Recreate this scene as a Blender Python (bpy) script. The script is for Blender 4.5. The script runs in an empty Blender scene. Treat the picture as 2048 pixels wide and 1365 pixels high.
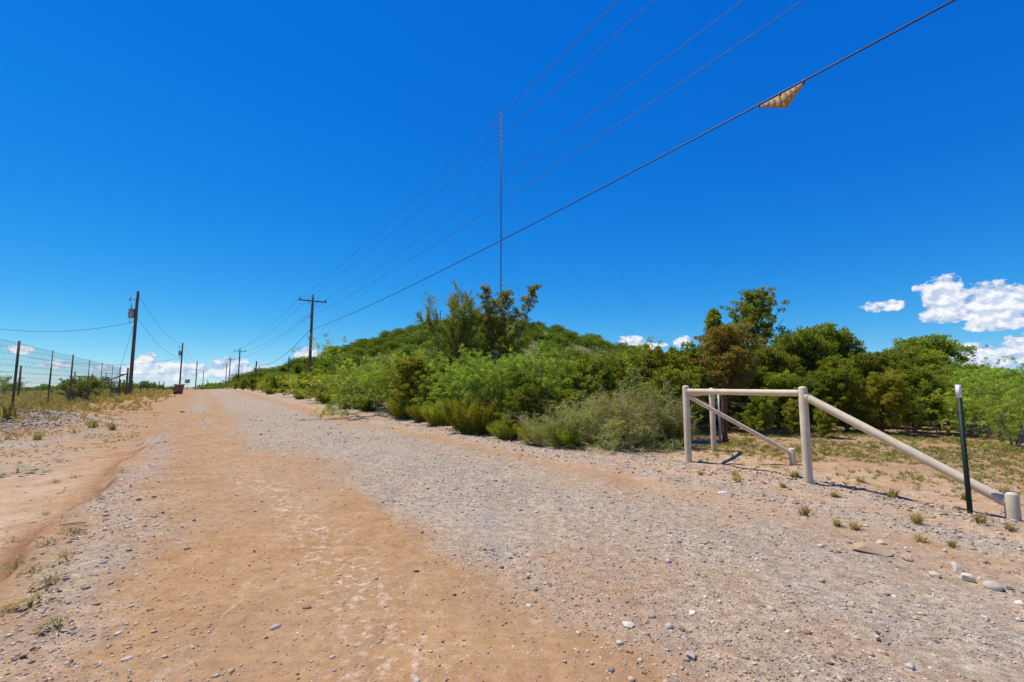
import bpy, math, random
import numpy as np

# ------------------------------------------------------------------ camera, sky, sun, exposure
scene = bpy.context.scene
col = scene.collection
F = 910.0                       # focal length in pixels of the 2048 px wide photograph
PITCH = math.atan(0.099)
CP, SP = math.cos(PITCH), math.sin(PITCH)
EYE = 1.5

cam_d = bpy.data.cameras.new('camera')
cam_d.sensor_width = 36.0
cam_d.lens = F / 2048 * 36
cam_d.clip_start = 0.05
cam_d.clip_end = 9000
cam = bpy.data.objects.new('camera', cam_d)
cam.location = (0, 0, EYE)
cam.rotation_euler = (math.pi / 2 + PITCH, 0, 0)
col.objects.link(cam)
scene.camera = cam

SUN_EL = math.radians(66)
SUN_AZ = math.atan2(-0.86, 0.51)          # measured from +Y towards +X
sun_dir = (math.sin(SUN_AZ) * math.cos(SUN_EL), math.cos(SUN_AZ) * math.cos(SUN_EL), math.sin(SUN_EL))

world = bpy.data.worlds.new('World')
scene.world = world
world.use_nodes = True
SKY_STRENGTH = 0.1


def build_world():
    nt = world.node_tree
    nt.nodes.clear()
    L = nt.links

    def M(op, a, b=None, c=None, clamp=False):
        nd = nt.nodes.new('ShaderNodeMath')
        nd.operation = op
        nd.use_clamp = clamp
        for i, v in enumerate((a, b, c)):
            if v is None:
                continue
            if isinstance(v, (int, float)):
                nd.inputs[i].default_value = v
            else:
                L.new(v, nd.inputs[i])
        return nd.outputs[0]

    def sstep(v, a, b):
        nd = nt.nodes.new('ShaderNodeMapRange')
        nd.interpolation_type = 'SMOOTHSTEP'
        L.new(v, nd.inputs[0])
        nd.inputs[1].default_value = a
        nd.inputs[2].default_value = b
        return nd.outputs[0]

    out = nt.nodes.new('ShaderNodeOutputWorld')
    bg = nt.nodes.new('ShaderNodeBackground')
    bg.inputs['Strength'].default_value = SKY_STRENGTH
    L.new(bg.outputs[0], out.inputs[0])
    sky = nt.nodes.new('ShaderNodeTexSky')
    sky.sky_type = 'NISHITA'
    sky.sun_disc = False
    sky.sun_elevation = SUN_EL
    sky.sun_rotation = SUN_AZ
    sky.altitude = 1200
    sky.air_density = 1.0
    sky.dust_density = 0.0
    sky.ozone_density = 3.0
    # polarised, strongly saturated sky as the photograph shows it
    hs = nt.nodes.new('ShaderNodeHueSaturation')
    hs.inputs['Hue'].default_value = 0.50
    hs.inputs['Saturation'].default_value = 1.35
    hs.inputs['Value'].default_value = 1.0
    L.new(sky.outputs[0], hs.inputs['Color'])
    # one tone curve per channel for the whole sky: deep, clean blue
    sc_ = nt.nodes.new('ShaderNodeSeparateColor')
    L.new(hs.outputs[0], sc_.inputs[0])
    cc_ = nt.nodes.new('ShaderNodeCombineColor')
    for i, (ex, gain) in enumerate(((1.32, .70), (.84, .85), (.40, .97))):
        L.new(M('MULTIPLY', M('POWER', M('MULTIPLY', sc_.outputs[i], SKY_STRENGTH), ex), gain / SKY_STRENGTH), cc_.inputs[i])

    tc = nt.nodes.new('ShaderNodeTexCoord')
    sp = nt.nodes.new('ShaderNodeSeparateXYZ')
    L.new(tc.outputs['Generated'], sp.inputs[0])
    x, y, z = sp.outputs
    az = M('MULTIPLY', M('ARCTAN2', x, y), 57.29578)
    el = M('MULTIPLY', M('ARCSINE', M('MINIMUM', M('MAXIMUM', z, -1.0), 1.0)), 57.29578)

    def azel(px, py):
        rx, ry, rz = (px - 1024) / F, CP - (682.5 - py) / F * SP, SP + (682.5 - py) / F * CP
        return math.degrees(math.atan2(rx, ry)), math.degrees(math.atan2(rz, math.hypot(rx, ry)))

    # cumulus heaps: (pixel x, y of the base centre, half width, height above, depth below, strength)
    heaps = [
        (1893, 608, 52, 66, 26, 1.0), (1990, 616, 90, 56, 40, 1.0), (1905, 634, 80, 26, 14, .75),
        (2000, 650, 90, 36, 14, .85), (1768, 612, 56, 12, 13, .7), (1845, 575, 22, 14, 16, .55),
        (1870, 715, 45, 32, 22, .7), (1960, 720, 80, 38, 26, .8), (2046, 705, 60, 40, 30, .75),
        (1262, 690, 36, 20, 11, .95), (1300, 694, 30, 10, 6, .6), (1366, 688, 20, 18, 9, .95), (1330, 690, 12, 5, 4, .5),
        (615, 722, 30, 30, 16, 1.0), (660, 730, 50, 24, 14, .9), (715, 716, 20, 22, 10, .8),
        (285, 744, 46, 40, 16, 1.0), (345, 750, 38, 34, 14, .95), (395, 745, 40, 20, 12, .65), (460, 742, 48, 30, 30, .7),
        (545, 752, 50, 22, 18, .6), (40, 702, 34, 12, 7, .65), (110, 732, 34, 12, 7, .6), (200, 738, 30, 10, 7, .5),
    ]
    cover = None
    for (px, py, hw, up, dn, amp) in heaps:
        a0, e0 = azel(px, py)
        a1, _ = azel(px + hw, py)
        _, e1 = azel(px, py - up)
        _, e2 = azel(px, py + dn)
        da = M('DIVIDE', M('SUBTRACT', az, a0), abs(a1 - a0))
        de = M('SUBTRACT', el, e0)
        du = M('DIVIDE', M('MAXIMUM', de, 0.0), max(.05, e1 - e0))
        dd = M('DIVIDE', M('MINIMUM', de, 0.0), max(.05, e0 - e2))
        r2 = M('ADD', M('MULTIPLY', da, da), M('ADD', M('MULTIPLY', du, du), M('MULTIPLY', dd, dd)))
        v = M('MULTIPLY', M('SUBTRACT', 1.0, r2), amp)
        v = M('MAXIMUM', v, -1.0)
        cover = v if cover is None else M('SMOOTH_MAX', cover, v, 0.25)

    def fbm(doff_a, doff_e, scale, detail, seed):
        cb = nt.nodes.new('ShaderNodeCombineXYZ')
        L.new(M('ADD', az, doff_a), cb.inputs[0])
        L.new(M('MULTIPLY', M('ADD', el, doff_e), 1.35), cb.inputs[1])
        cb.inputs[2].default_value = seed
        n = nt.nodes.new('ShaderNodeTexNoise')
        n.inputs['Scale'].default_value = scale
        n.inputs['Detail'].default_value = detail
        n.inputs['Roughness'].default_value = 0.58
        L.new(cb.outputs[0], n.inputs['Vector'])
        return n.outputs[0]

    # the same low fair-weather band goes on all the way round, thinner
    band = M('SUBTRACT', 1.0, M('POWER', M('DIVIDE', M('SUBTRACT', el, 2.2), 1.9), 2.0))
    band = M('MAXIMUM', M('MULTIPLY', band, .5), -1.0)
    band = M('ADD', band, M('MULTIPLY', M('SUBTRACT', fbm(0, 0, .06, 2, 9.0), .62), 3.2))
    outside = sstep(M('ABSOLUTE', az), 50.0, 58.0)
    band = M('ADD', band, M('MULTIPLY', M('SUBTRACT', outside, 1.0), 3.0))
    cover = M('MAXIMUM', cover, band)

    n1 = fbm(0, 0, 0.95, 9, 5.3)
    n2 = fbm(-0.25, 0.40, 0.95, 6, 5.3)
    dens = M('ADD', M('MULTIPLY', cover, 1.4), M('MULTIPLY', M('SUBTRACT', n1, 0.52), 3.1))
    alpha = sstep(dens, 0.0, 0.42)
    lit = sstep(M('SUBTRACT', n1, n2), -0.13, 0.14)
    thick = sstep(dens, 0.1, 1.1)
    lum = M('ADD', M('MULTIPLY', lit, .62), M('MULTIPLY', thick, .38))
    mixc = nt.nodes.new('ShaderNodeMix')
    mixc.data_type = 'RGBA'
    L.new(lum, mixc.inputs['Factor'])
    mixc.inputs[6].default_value = (3.6, 4.9, 7.4, 1)
    mixc.inputs[7].default_value = (9.4, 9.5, 9.7, 1)
    # distant cloud near the horizon thins into the air
    low = sstep(el, -0.2, 3.4)
    alpha = M('MULTIPLY', alpha, M('ADD', M('MULTIPLY', low, .32), .66))
    fin = nt.nodes.new('ShaderNodeMix')
    fin.data_type = 'RGBA'
    L.new(alpha, fin.inputs['Factor'])
    L.new(cc_.outputs[0], fin.inputs[6])
    L.new(mixc.outputs[2], fin.inputs[7])
    L.new(fin.outputs[2], bg.inputs['Color'])


build_world()

sun_d = bpy.data.lights.new('sun', 'SUN')
sun_d.energy = 5.0
sun_d.angle = math.radians(0.53)
sun_d.color = (1.0, 0.94, 0.82)
sun = bpy.data.objects.new('sun', sun_d)
sun.rotation_euler = (math.pi / 2 - SUN_EL, 0, math.pi - SUN_AZ)
sun.location = (0, 0, 60)
col.objects.link(sun)

vs = scene.view_settings
scene.display_settings.display_device = 'sRGB'
vs.view_transform = 'Standard'
vs.look = 'None'
vs.exposure = 0.05
vs.gamma = 1.0
vs.use_curve_mapping = False
scene.render.engine = 'CYCLES'
scene.cycles.max_bounces = 6
scene.cycles.transparent_max_bounces = 8

# ------------------------------------------------------------------ helpers
rng = np.random.default_rng(7)
TAB = np.random.default_rng(99).random((512, 512))


def vnoise(x, y, seed=0):
    x = np.asarray(x, float) + seed * 17.3
    y = np.asarray(y, float) + seed * 9.7
    xi, yi = np.floor(x).astype(int), np.floor(y).astype(int)
    fx, fy = x - xi, y - yi
    fx, fy = fx * fx * (3 - 2 * fx), fy * fy * (3 - 2 * fy)
    a, b = TAB[xi % 512, yi % 512], TAB[(xi + 1) % 512, yi % 512]
    c, d = TAB[xi % 512, (yi + 1) % 512], TAB[(xi + 1) % 512, (yi + 1) % 512]
    return (a * (1 - fx) + b * fx) * (1 - fy) + (c * (1 - fx) + d * fx) * fy


def fbm(x, y, octv=4, seed=0):
    t, a, s = 0, .5, 0
    for i in range(octv):
        t = t + a * vnoise(x * 2 ** i, y * 2 ** i, seed + i * 3)
        s += a
        a *= .5
    return t / s


def sst(x, a, b):
    t = np.clip((np.asarray(x, float) - a) / (b - a), 0, 1)
    return t * t * (3 - 2 * t)


def to_sn(X, Y):
    return -.568 * X + .823 * Y, .823 * X + .568 * Y


def from_sn(s, n):
    return -.568 * s + .823 * n, .823 * s + .568 * n


HILL = (-9.0, 150.0)


def terrain(X, Y):
    X = np.asarray(X, float)
    Y = np.asarray(Y, float)
    s, n = to_sn(X, Y)
    long = np.interp(s, [-400, -60, 0, 20, 40, 60, 85, 102, 125, 165, 320, 1000, 4000],
                     [-1, -.25, 0, .22, .5, .70, .87, .83, .5, -.45, -2.6, -4.5, -9])
    flat_l = np.interp(n, [-200, -60, -14, -7], [-1.2, .1, .42, .5])
    wl = sst(-n, 7, 22) * sst(-s, -160, -60)
    z = long * (1 - wl) + flat_l * wl
    # left bank that carries the mesh fence
    bank = np.interp(s, [0, 8, 15, 22, 35, 50, 80], [0, .03, .15, .33, .22, .08, 0])
    z = z + bank * sst(-n, 1.6, 4.6) * (1 - wl)
    # washed-out scarp along the left road edge
    edge = -.95 + (fbm(s * .55, n * 0 + 3.0, 3, 5) - .5) * .7
    scarp = sst(n - edge, -.07, .07) * sst(-s, -18, -9)
    z = z + .14 * scarp + .02 * sst(n, -3.5, -1.3)
    # shallow wheel tracks on the road
    onroad = sst(n, -1, 0) * (1 - sst(n, 4.8, 6))
    z = z - .018 * onroad * (np.exp(-((n - .25) / .4) ** 2) + np.exp(-((n - 2.1) / .45) ** 2) + .6 * np.exp(-((n - 4.1) / .5) ** 2))
    # gravel windrows on the right shoulder and berm in front of the brush
    wob = (fbm(s * .3, s * 0, 3, 8) - .5) * .9
    z = z + .055 * np.exp(-((n - 5.55 - wob) / .22) ** 2) * sst(s, -6, -2) * (1 - sst(s, 30, 60)) * (.4 + fbm(s * 1.3, n, 2, 4))
    z = z + .05 * np.exp(-((n - 6.5 - wob * .7) / .3) ** 2) * (.3 + fbm(s * 1.1, n, 2, 14)) * (1 - sst(s, 60, 90))
    z = z + .22 * np.exp(-((n - 7.9) / .55) ** 2) * sst(s, 8.5, 11) * (.4 + .9 * fbm(s * .8, n, 2, 24)) * (1 - sst(s, 70, 100))
    z = z + .05 * sst(n, 7.3, 9) * sst(-s, -9, -3)
    # rubble heap by the fence
    for (hs, hn, rs, rn, hh) in ((20.2, -3.9, 1.1, .8, .26), (18.2, -4.4, 1.2, .9, .16), (16.4, -4.3, 1.0, .8, .10)):
        d = ((s - hs) / rs) ** 2 + ((n - hn) / rn) ** 2
        z = z + hh * np.exp(-d) * (.55 + .9 * fbm(s * 3, n * 3, 2, 3))
    # roughness
    r = np.hypot(X, Y)
    near = 1 - sst(r, 25, 60)
    z = z + near * ((fbm(X * .9, Y * .9, 3, 1) - .5) * .05 * (1 - .6 * onroad) + (fbm(X * 5, Y * 5, 3, 2) - .5) * (.022 + .045 * sst(n, 4.8, 5.6) * (1 - sst(n, 7.6, 8.4))) * (1 - .35 * onroad))
    # broad rise under the brush and the hill
    z = z + .9 * sst(n, 12, 45) * sst(s, 20, 70)
    hr = np.hypot(X - HILL[0], Y - HILL[1])
    hr = hr * (1 + .12 * (fbm(X * .02, Y * .02, 2, 6) - .5))
    hz = 21.8 - .335 * (np.sqrt(hr * hr + 100) - 10)
    z = z + np.logaddexp(0, hz * 1.2) / 1.2
    z = z + (fbm(X * .12, Y * .12, 3, 7) - .5) * 1.0 * sst(hz, 0, 5)
    return z


def th(X, Y):
    return float(terrain(X, Y))


def ray(px, py):
    v = (682.5 - py) / F
    return np.array(((px - 1024) / F, CP - v * SP, SP + v * CP))


_T = np.exp(np.linspace(math.log(1.5), math.log(900), 5000))


def hit(px, py):
    """where the line of sight through a photograph pixel meets the ground"""
    d = ray(px, py)
    z = EYE + _T * d[2] - terrain(_T * d[0], _T * d[1])
    k = np.argmax(z < 0)
    t = _T[k] if z[k] < 0 else 120.0
    X, Y = t * d[0], t * d[1]
    return np.array((X, Y, th(X, Y)))


def at_depth(px, py, Y):
    d = ray(px, py)
    t = Y / d[1]
    return np.array((t * d[0], Y, EYE + t * d[2]))


def at_n(px, py, nn):
    d = ray(px, py)
    t = nn / (.823 * d[0] + .568 * d[1])
    return np.array((t * d[0], t * d[1], EYE + t * d[2]))


def mesh_np(name, V, Q=None, T=None, mat=None, tint=None, smooth=False, attrs=None):
    me = bpy.data.meshes.new(name)
    V = np.asarray(V, np.float32)
    fl, ls = [], []
    if Q is not None and len(Q):
        Q = np.asarray(Q, np.int32)
        fl.append(Q.ravel())
        ls.append(np.full(len(Q), 4, np.int32))
    if T is not None and len(T):
        T = np.asarray(T, np.int32)
        fl.append(T.ravel())
        ls.append(np.full(len(T), 3, np.int32))
    fl = np.concatenate(fl)
    ls = np.concatenate(ls)
    me.vertices.add(len(V))
    me.vertices.foreach_set('co', V.ravel())
    me.loops.add(len(fl))
    me.loops.foreach_set('vertex_index', fl)
    me.polygons.add(len(ls))
    starts = np.concatenate(([0], np.cumsum(ls)[:-1])).astype(np.int32)
    me.polygons.foreach_set('loop_start', starts)
    me.polygons.foreach_set('loop_total', ls)
    if smooth:
        me.polygons.foreach_set('use_smooth', np.ones(len(ls), bool))
    me.update(calc_edges=True)
    if tint is not None:
        a = me.attributes.new('tint', 'FLOAT', 'POINT')
        a.data.foreach_set('value', np.asarray(tint, np.float32))
    for k, arr in (attrs or {}).items():
        a = me.attributes.new(k, 'FLOAT_COLOR', 'POINT')
        a.data.foreach_set('color', np.asarray(arr, np.float32).ravel())
    if mat:
        me.materials.append(mat)
    return me


def obj(name, me, parent=None, loc=None, rz=0, sc=None):
    o = bpy.data.objects.new(name, me)
    col.objects.link(o)
    if parent:
        o.parent = parent
    if loc is not None:
        o.location = tuple(float(c) for c in loc)
    if rz:
        o.rotation_euler = (0, 0, rz)
    if sc is not None:
        o.scale = (sc, sc, sc) if isinstance(sc, (int, float)) else tuple(sc)
    return o


def tag(o, label=None, cat=None, group=None, kind=None):
    for k, v in (('label', label), ('category', cat), ('group', group), ('kind', kind)):
        if v:
            o[k] = v
    return o


def thing(name, label, cat, loc, rz=0, group=None):
    return tag(obj(name, None, None, loc, rz), label, cat, group)


class MB:
    """collects simple solids and links them as one mesh"""

    def __init__(self):
        self.V, self.Q, self.T, self.n = [], [], [], 0

    def add(self, V, Q=(), T=()):
        self.V.append(np.asarray(V, float))
        self.Q += [[i + self.n for i in q] for q in Q]
        self.T += [[i + self.n for i in t] for t in T]
        self.n += len(V)
        return self

    def path(self, pts, rad, sides=8, cap=True):
        pts = np.asarray(pts, float)
        k = len(pts)
        rad = np.full(k, rad) if np.isscalar(rad) else np.asarray(rad, float)
        tan = np.gradient(pts, axis=0)
        tan /= np.linalg.norm(tan, axis=1)[:, None] + 1e-12
        ref = np.array((0, 0, 1.0)) if abs(tan[0, 2]) < .9 else np.array((1.0, 0, 0))
        V = []
        for i in range(k):
            a = np.cross(tan[i], ref)
            a /= np.linalg.norm(a)
            b = np.cross(tan[i], a)
            ang = np.arange(sides) / sides * 2 * math.pi
            V.append(pts[i] + rad[i] * (np.cos(ang)[:, None] * a + np.sin(ang)[:, None] * b))
        V = np.concatenate(V)
        Q = [[i * sides + j, i * sides + (j + 1) % sides, (i + 1) * sides + (j + 1) % sides, (i + 1) * sides + j]
             for i in range(k - 1) for j in range(sides)]
        T = []
        if cap:
            V = np.vstack((V, pts[0], pts[-1]))
            c0, c1 = k * sides, k * sides + 1
            T = [[c0, (j + 1) % sides, j] for j in range(sides)]
            T += [[c1, (k - 1) * sides + j, (k - 1) * sides + (j + 1) % sides] for j in range(sides)]
        return self.add(V, Q, T)

    def box(self, c, size, rz=0, taper=1.0, tilt=None):
        sx, sy, sz = [v / 2 for v in size]
        pts = np.array([(x * (1 if z < 0 else taper), y * (1 if z < 0 else taper), z)
                        for z in (-sz, sz) for x, y in ((-sx, -sy), (sx, -sy), (sx, sy), (-sx, sy))])
        if tilt:
            ca, sa = math.cos(tilt), math.sin(tilt)
            pts = np.stack((pts[:, 0] * ca + pts[:, 2] * sa, pts[:, 1], -pts[:, 0] * sa + pts[:, 2] * ca), 1)
        ca, sa = math.cos(rz), math.sin(rz)
        pts = np.stack((pts[:, 0] * ca - pts[:, 1] * sa, pts[:, 0] * sa + pts[:, 1] * ca, pts[:, 2]), 1) + np.asarray(c, float)
        return self.add(pts, [[3, 2, 1, 0], [4, 5, 6, 7], [0, 1, 5, 4], [1, 2, 6, 5], [2, 3, 7, 6], [3, 0, 4, 7]])

    def build(self, name, mat, parent=None, smooth=False, loc=None):
        me = mesh_np(name, np.concatenate(self.V), self.Q, self.T, mat, smooth=smooth)
        return obj(name, me, parent, loc)


def smooth_by_angle(o, ang=40):
    me = o.data
    me.polygons.foreach_set('use_smooth', np.ones(len(me.polygons), bool))
    try:
        me.set_sharp_from_angle(angle=math.radians(ang))
    except Exception:
        pass
    return o


# ------------------------------------------------------------------ materials
def mat_new(name):
    m = bpy.data.materials.new(name)
    m.use_nodes = True
    nt = m.node_tree
    b = nt.nodes['Principled BSDF']
    return m, nt, b


def nnode(nt, typ, **kw):
    nd = nt.nodes.new(typ)
    for k, v in kw.items():
        if k in nd.bl_rna.properties and not k.startswith('i_'):
            setattr(nd, k, v)
        else:
            nd.inputs[k[2:].replace('_', ' ')].default_value = v
    return nd


def mixrgb(nt, fac, a, b, mode='MIX'):
    nd = nt.nodes.new('ShaderNodeMix')
    nd.data_type = 'RGBA'
    nd.blend_type = mode
    for sock, v in ((nd.inputs['Factor'], fac), (nd.inputs[6], a), (nd.inputs[7], b)):
        if isinstance(v, (int, float)):
            sock.default_value = v
        elif isinstance(v, tuple):
            sock.default_value = v if len(v) == 4 else (*v, 1)
        else:
            nt.links.new(v, sock)
    return nd.outputs[2]


def maprange(nt, v, a, b, c=0.0, d=1.0, smooth=False):
    nd = nt.nodes.new('ShaderNodeMapRange')
    if smooth:
        nd.interpolation_type = 'SMOOTHSTEP'
    nt.links.new(v, nd.inputs[0])
    for i, x in enumerate((a, b, c, d)):
        nd.inputs[i + 1].default_value = x
    return nd.outputs[0]


def math_n(nt, op, a, b=0.0):
    nd = nt.nodes.new('ShaderNodeMath')
    nd.operation = op
    for i, v in enumerate((a, b)):
        if isinstance(v, (int, float)):
            nd.inputs[i].default_value = v
        else:
            nt.links.new(v, nd.inputs[i])
    return nd.outputs[0]


def noise_n(nt, vec, scale, detail=4, rough=.55):
    nd = nt.nodes.new('ShaderNodeTexNoise')
    nd.inputs['Scale'].default_value = scale
    nd.inputs['Detail'].default_value = detail
    nd.inputs['Roughness'].default_value = rough
    if vec is not None:
        nt.links.new(vec, nd.inputs['Vector'])
    return nd.outputs[0]


def simple_mat(name, c1, c2, rough=.7, metal=0.0, scale=6.0, bump=.0, stretch=None, spec=.3):
    m, nt, b = mat_new(name)
    tc = nt.nodes.new('ShaderNodeTexCoord')
    vec = tc.outputs['Object']
    if stretch:
        mp = nt.nodes.new('ShaderNodeMapping')
        mp.inputs['Scale'].default_value = stretch
        nt.links.new(vec, mp.inputs[0])
        vec = mp.outputs[0]
    f = maprange(nt, noise_n(nt, vec, scale, 6, .65), .32, .68)
    nt.links.new(mixrgb(nt, f, c1, c2), b.inputs['Base Color'])
    b.inputs['Roughness'].default_value = rough
    b.inputs['Metallic'].default_value = metal
    b.inputs['Specular IOR Level'].default_value = spec
    if bump:
        bp = nt.nodes.new('ShaderNodeBump')
        bp.inputs['Strength'].default_value = bump
        bp.inputs['Distance'].default_value = .02
        nt.links.new(f, bp.inputs['Height'])
        nt.links.new(bp.outputs[0], b.inputs['Normal'])
    return m


def leaf_mat(name, dark, light, dry=None, dry_amt=.0, trans=.35):
    m, nt, b = mat_new(name)
    at = nt.nodes.new('ShaderNodeAttribute')
    at.attribute_name = 'tint'
    oi = nt.nodes.new('ShaderNodeObjectInfo')
    c = mixrgb(nt, at.outputs['Fac'], dark, light)
    if dry:
        c = mixrgb(nt, maprange(nt, at.outputs['Fac'], 1 - dry_amt - .06, 1 - dry_amt + .06), c, dry)
    hs = nt.nodes.new('ShaderNodeHueSaturation')
    nt.links.new(maprange(nt, oi.outputs['Random'], 0, 1, .478, .515), hs.inputs['Hue'])
    rnd = nt.nodes.new('ShaderNodeMath')
    rnd.operation = 'FRACT'
    nt.links.new(math_n(nt, 'MULTIPLY', oi.outputs['Random'], 7.31), rnd.inputs[0])
    nt.links.new(maprange(nt, rnd.outputs[0], 0, 1, .78, 1.22), hs.inputs['Value'])
    nt.links.new(c, hs.inputs['Color'])
    nt.links.new(hs.outputs[0], b.inputs['Base Color'])
    b.inputs['Roughness'].default_value = .65
    b.inputs['Specular IOR Level'].default_value = .07
    tr = nt.nodes.new('ShaderNodeBsdfTranslucent')
    nt.links.new(mixrgb(nt, 1.0, hs.outputs[0], (1.15, 1.2, .55), 'MULTIPLY'), tr.inputs['Color'])
    mx = nt.nodes.new('ShaderNodeMixShader')
    mx.inputs[0].default_value = trans
    nt.links.new(b.outputs[0], mx.inputs[1])
    nt.links.new(tr.outputs[0], mx.inputs[2])
    nt.links.new(mx.outputs[0], nt.nodes['Material Output'].inputs[0])
    return m


def ground_mat():
    m, nt, b = mat_new('ground_dirt')
    geo = nt.nodes.new('ShaderNodeNewGeometry')
    pos = geo.outputs['Position']
    a1 = nt.nodes.new('ShaderNodeAttribute')
    a1.attribute_name = 'mask'
    sep = nt.nodes.new('ShaderNodeSeparateColor')
    nt.links.new(a1.outputs['Color'], sep.inputs[0])
    gravel, pale, veg = sep.outputs
    # road direction coordinates, stretched along travel for streaks
    mp = nt.nodes.new('ShaderNodeMapping')
    mp.inputs['Rotation'].default_value = (0, 0, -math.atan2(.568, .823))
    mp.inputs['Scale'].default_value = (1.0, .22, 1.0)
    nt.links.new(pos, mp.inputs[0])
    road = mp.outputs[0]
    big = noise_n(nt, pos, .45, 5)
    mid = noise_n(nt, pos, 2.6, 6, .6)
    fine = noise_n(nt, pos, 26, 6, .7)
    grit = noise_n(nt, pos, 140, 3, .6)
    streak = noise_n(nt, road, 3.2, 6, .6)
    dirt = mixrgb(nt, maprange(nt, mid, .35, .68), (.385, .205, .085), (.485, .29, .14))
    dirt = mixrgb(nt, maprange(nt, big, .42, .66), dirt, (.43, .27, .15))
    dirt = mixrgb(nt, math_n(nt, 'MULTIPLY', maprange(nt, streak, .5, .75), .55), dirt, (.36, .20, .115))
    dirt = mixrgb(nt, math_n(nt, 'MULTIPLY', maprange(nt, noise_n(nt, road, 9, 9, .75), .56, .70), math_n(nt, 'MULTIPLY', maprange(nt, fine, .42, .6), .7)), dirt, (.68, .55, .41))
    # pale washed silt
    dirt = mixrgb(nt, math_n(nt, 'MULTIPLY', pale, maprange(nt, mid, .25, .6)), dirt, (.585, .405, .27))
    grav = mixrgb(nt, maprange(nt, fine, .3, .7), (.27, .205, .145), (.62, .505, .375))
    grav = mixrgb(nt, math_n(nt, 'MULTIPLY', maprange(nt, streak, .42, .72), .8), grav, (.32, .283, .25))
    grav = mixrgb(nt, maprange(nt, big, .52, .70), grav, (.47, .33, .205))
    # embedded stones: pale and dark cells
    vo = nt.nodes.new('ShaderNodeTexVoronoi')
    vo.inputs['Scale'].default_value = 46
    nt.links.new(pos, vo.inputs['Vector'])
    vs_ = nt.nodes.new('ShaderNodeSeparateColor')
    nt.links.new(vo.outputs['Color'], vs_.inputs[0])
    disk = maprange(nt, vo.outputs['Distance'], .22, .36, 1, 0)
    vo2 = nt.nodes.new('ShaderNodeTexVoronoi')
    vo2.inputs['Scale'].default_value = 95
    nt.links.new(pos, vo2.inputs['Vector'])
    vs2 = nt.nodes.new('ShaderNodeSeparateColor')
    nt.links.new(vo2.outputs['Color'], vs2.inputs[0])
    disk2 = maprange(nt, vo2.outputs['Distance'], .24, .4, 1, 0)
    gmask = maprange(nt, math_n(nt, 'ADD', gravel, math_n(nt, 'MULTIPLY', math_n(nt, 'SUBTRACT', math_n(nt, 'MULTIPLY', math_n(nt, 'ADD', mid, fine), .5), .5), 2.0)), .15, 1.0)
    c = mixrgb(nt, gmask, dirt, grav)

    def cells(c, rnd, rnd2, dsk, dens_lo, dens_hi):
        th_ = maprange(nt, gmask, 0, 1, dens_lo, dens_hi)
        sel = math_n(nt, 'MULTIPLY', dsk, math_n(nt, 'LESS_THAN', rnd, th_))
        rp = nt.nodes.new('ShaderNodeValToRGB')
        cr = rp.color_ramp
        cr.interpolation = 'CONSTANT'
        stops = [(0, (.09, .07, .06)), (.16, (.25, .22, .21)), (.36, (.42, .34, .27)), (.55, (.60, .52, .43)), (.74, (.74, .68, .60)), (.93, (.30, .15, .08))]
        while len(cr.elements) < len(stops):
            cr.elements.new(.5)
        for e, (p, cc) in zip(cr.elements, stops):
            e.position = p
            e.color = (*cc, 1)
        nt.links.new(rnd2, rp.inputs[0])
        return mixrgb(nt, sel, c, rp.outputs[0]), sel

    c, sel1 = cells(c, vs_.outputs[0], vs_.outputs[1], disk, .05, .40)
    c, sel2 = cells(c, vs2.outputs[0], vs2.outputs[1], disk2, .06, .5)
    # humus and dry litter under the brush and in the grass
    lit = mixrgb(nt, maprange(nt, fine, .35, .65), (.33, .235, .12), (.20, .155, .075))
    vm = maprange(nt, math_n(nt, 'ADD', veg, math_n(nt, 'MULTIPLY', math_n(nt, 'SUBTRACT', mid, .5), .8)), .3, .8)
    c = mixrgb(nt, math_n(nt, 'MULTIPLY', vm, .8), c, lit)
    c = mixrgb(nt, math_n(nt, 'MULTIPLY', maprange(nt, grit, .3, .7), .35), c, (.18, .11, .07))
    scarp = math_n(nt, 'MAXIMUM', a1.outputs['Alpha'], 0.0)
    chalk = math_n(nt, 'MAXIMUM', math_n(nt, 'MULTIPLY', a1.outputs['Alpha'], -1.0), 0.0)
    c = mixrgb(nt, math_n(nt, 'MULTIPLY', scarp, maprange(nt, fine, .2, .5)), c, (.225, .105, .05))
    cn = maprange(nt, noise_n(nt, pos, 16, 8, .72), .52, .62)
    c = mixrgb(nt, math_n(nt, 'MULTIPLY', math_n(nt, 'MULTIPLY', chalk, cn), .6), c, (.72, .60, .48))
    grain = noise_n(nt, pos, 11, 12, .86)
    gr = maprange(nt, grain, .36, .64, .52, 1.46)
    cg = nt.nodes.new('ShaderNodeCombineColor')
    for i in range(3):
        nt.links.new(gr, cg.inputs[i])
    c = mixrgb(nt, maprange(nt, gmask, 0, 1, .55, 1.0), c, mixrgb(nt, 1.0, c, cg.outputs[0], 'MULTIPLY'))
    sz = nt.nodes.new('ShaderNodeSeparateXYZ')
    nt.links.new(pos, sz.inputs[0])
    up = math_n(nt, 'MULTIPLY', maprange(nt, sz.outputs[2], 2.5, 5.0), maprange(nt, sz.outputs[2], 20.0, 21.5, 1.0, .25))
    c = mixrgb(nt, math_n(nt, 'MULTIPLY', up, .85), c, mixrgb(nt, maprange(nt, mid, .35, .65), (.13, .15, .05), (.24, .21, .09)))
    c = mixrgb(nt, 1.0, c, (1.0, .995, .955), 'MULTIPLY')
    nt.links.new(c, b.inputs['Base Color'])
    b.inputs['Roughness'].default_value = .95
    b.inputs['Specular IOR Level'].default_value = .12
    h = math_n(nt, 'ADD', math_n(nt, 'MULTIPLY', fine, .6), math_n(nt, 'MULTIPLY', grit, .25))
    h = math_n(nt, 'ADD', h, math_n(nt, 'MULTIPLY', sel1, .55))
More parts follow.
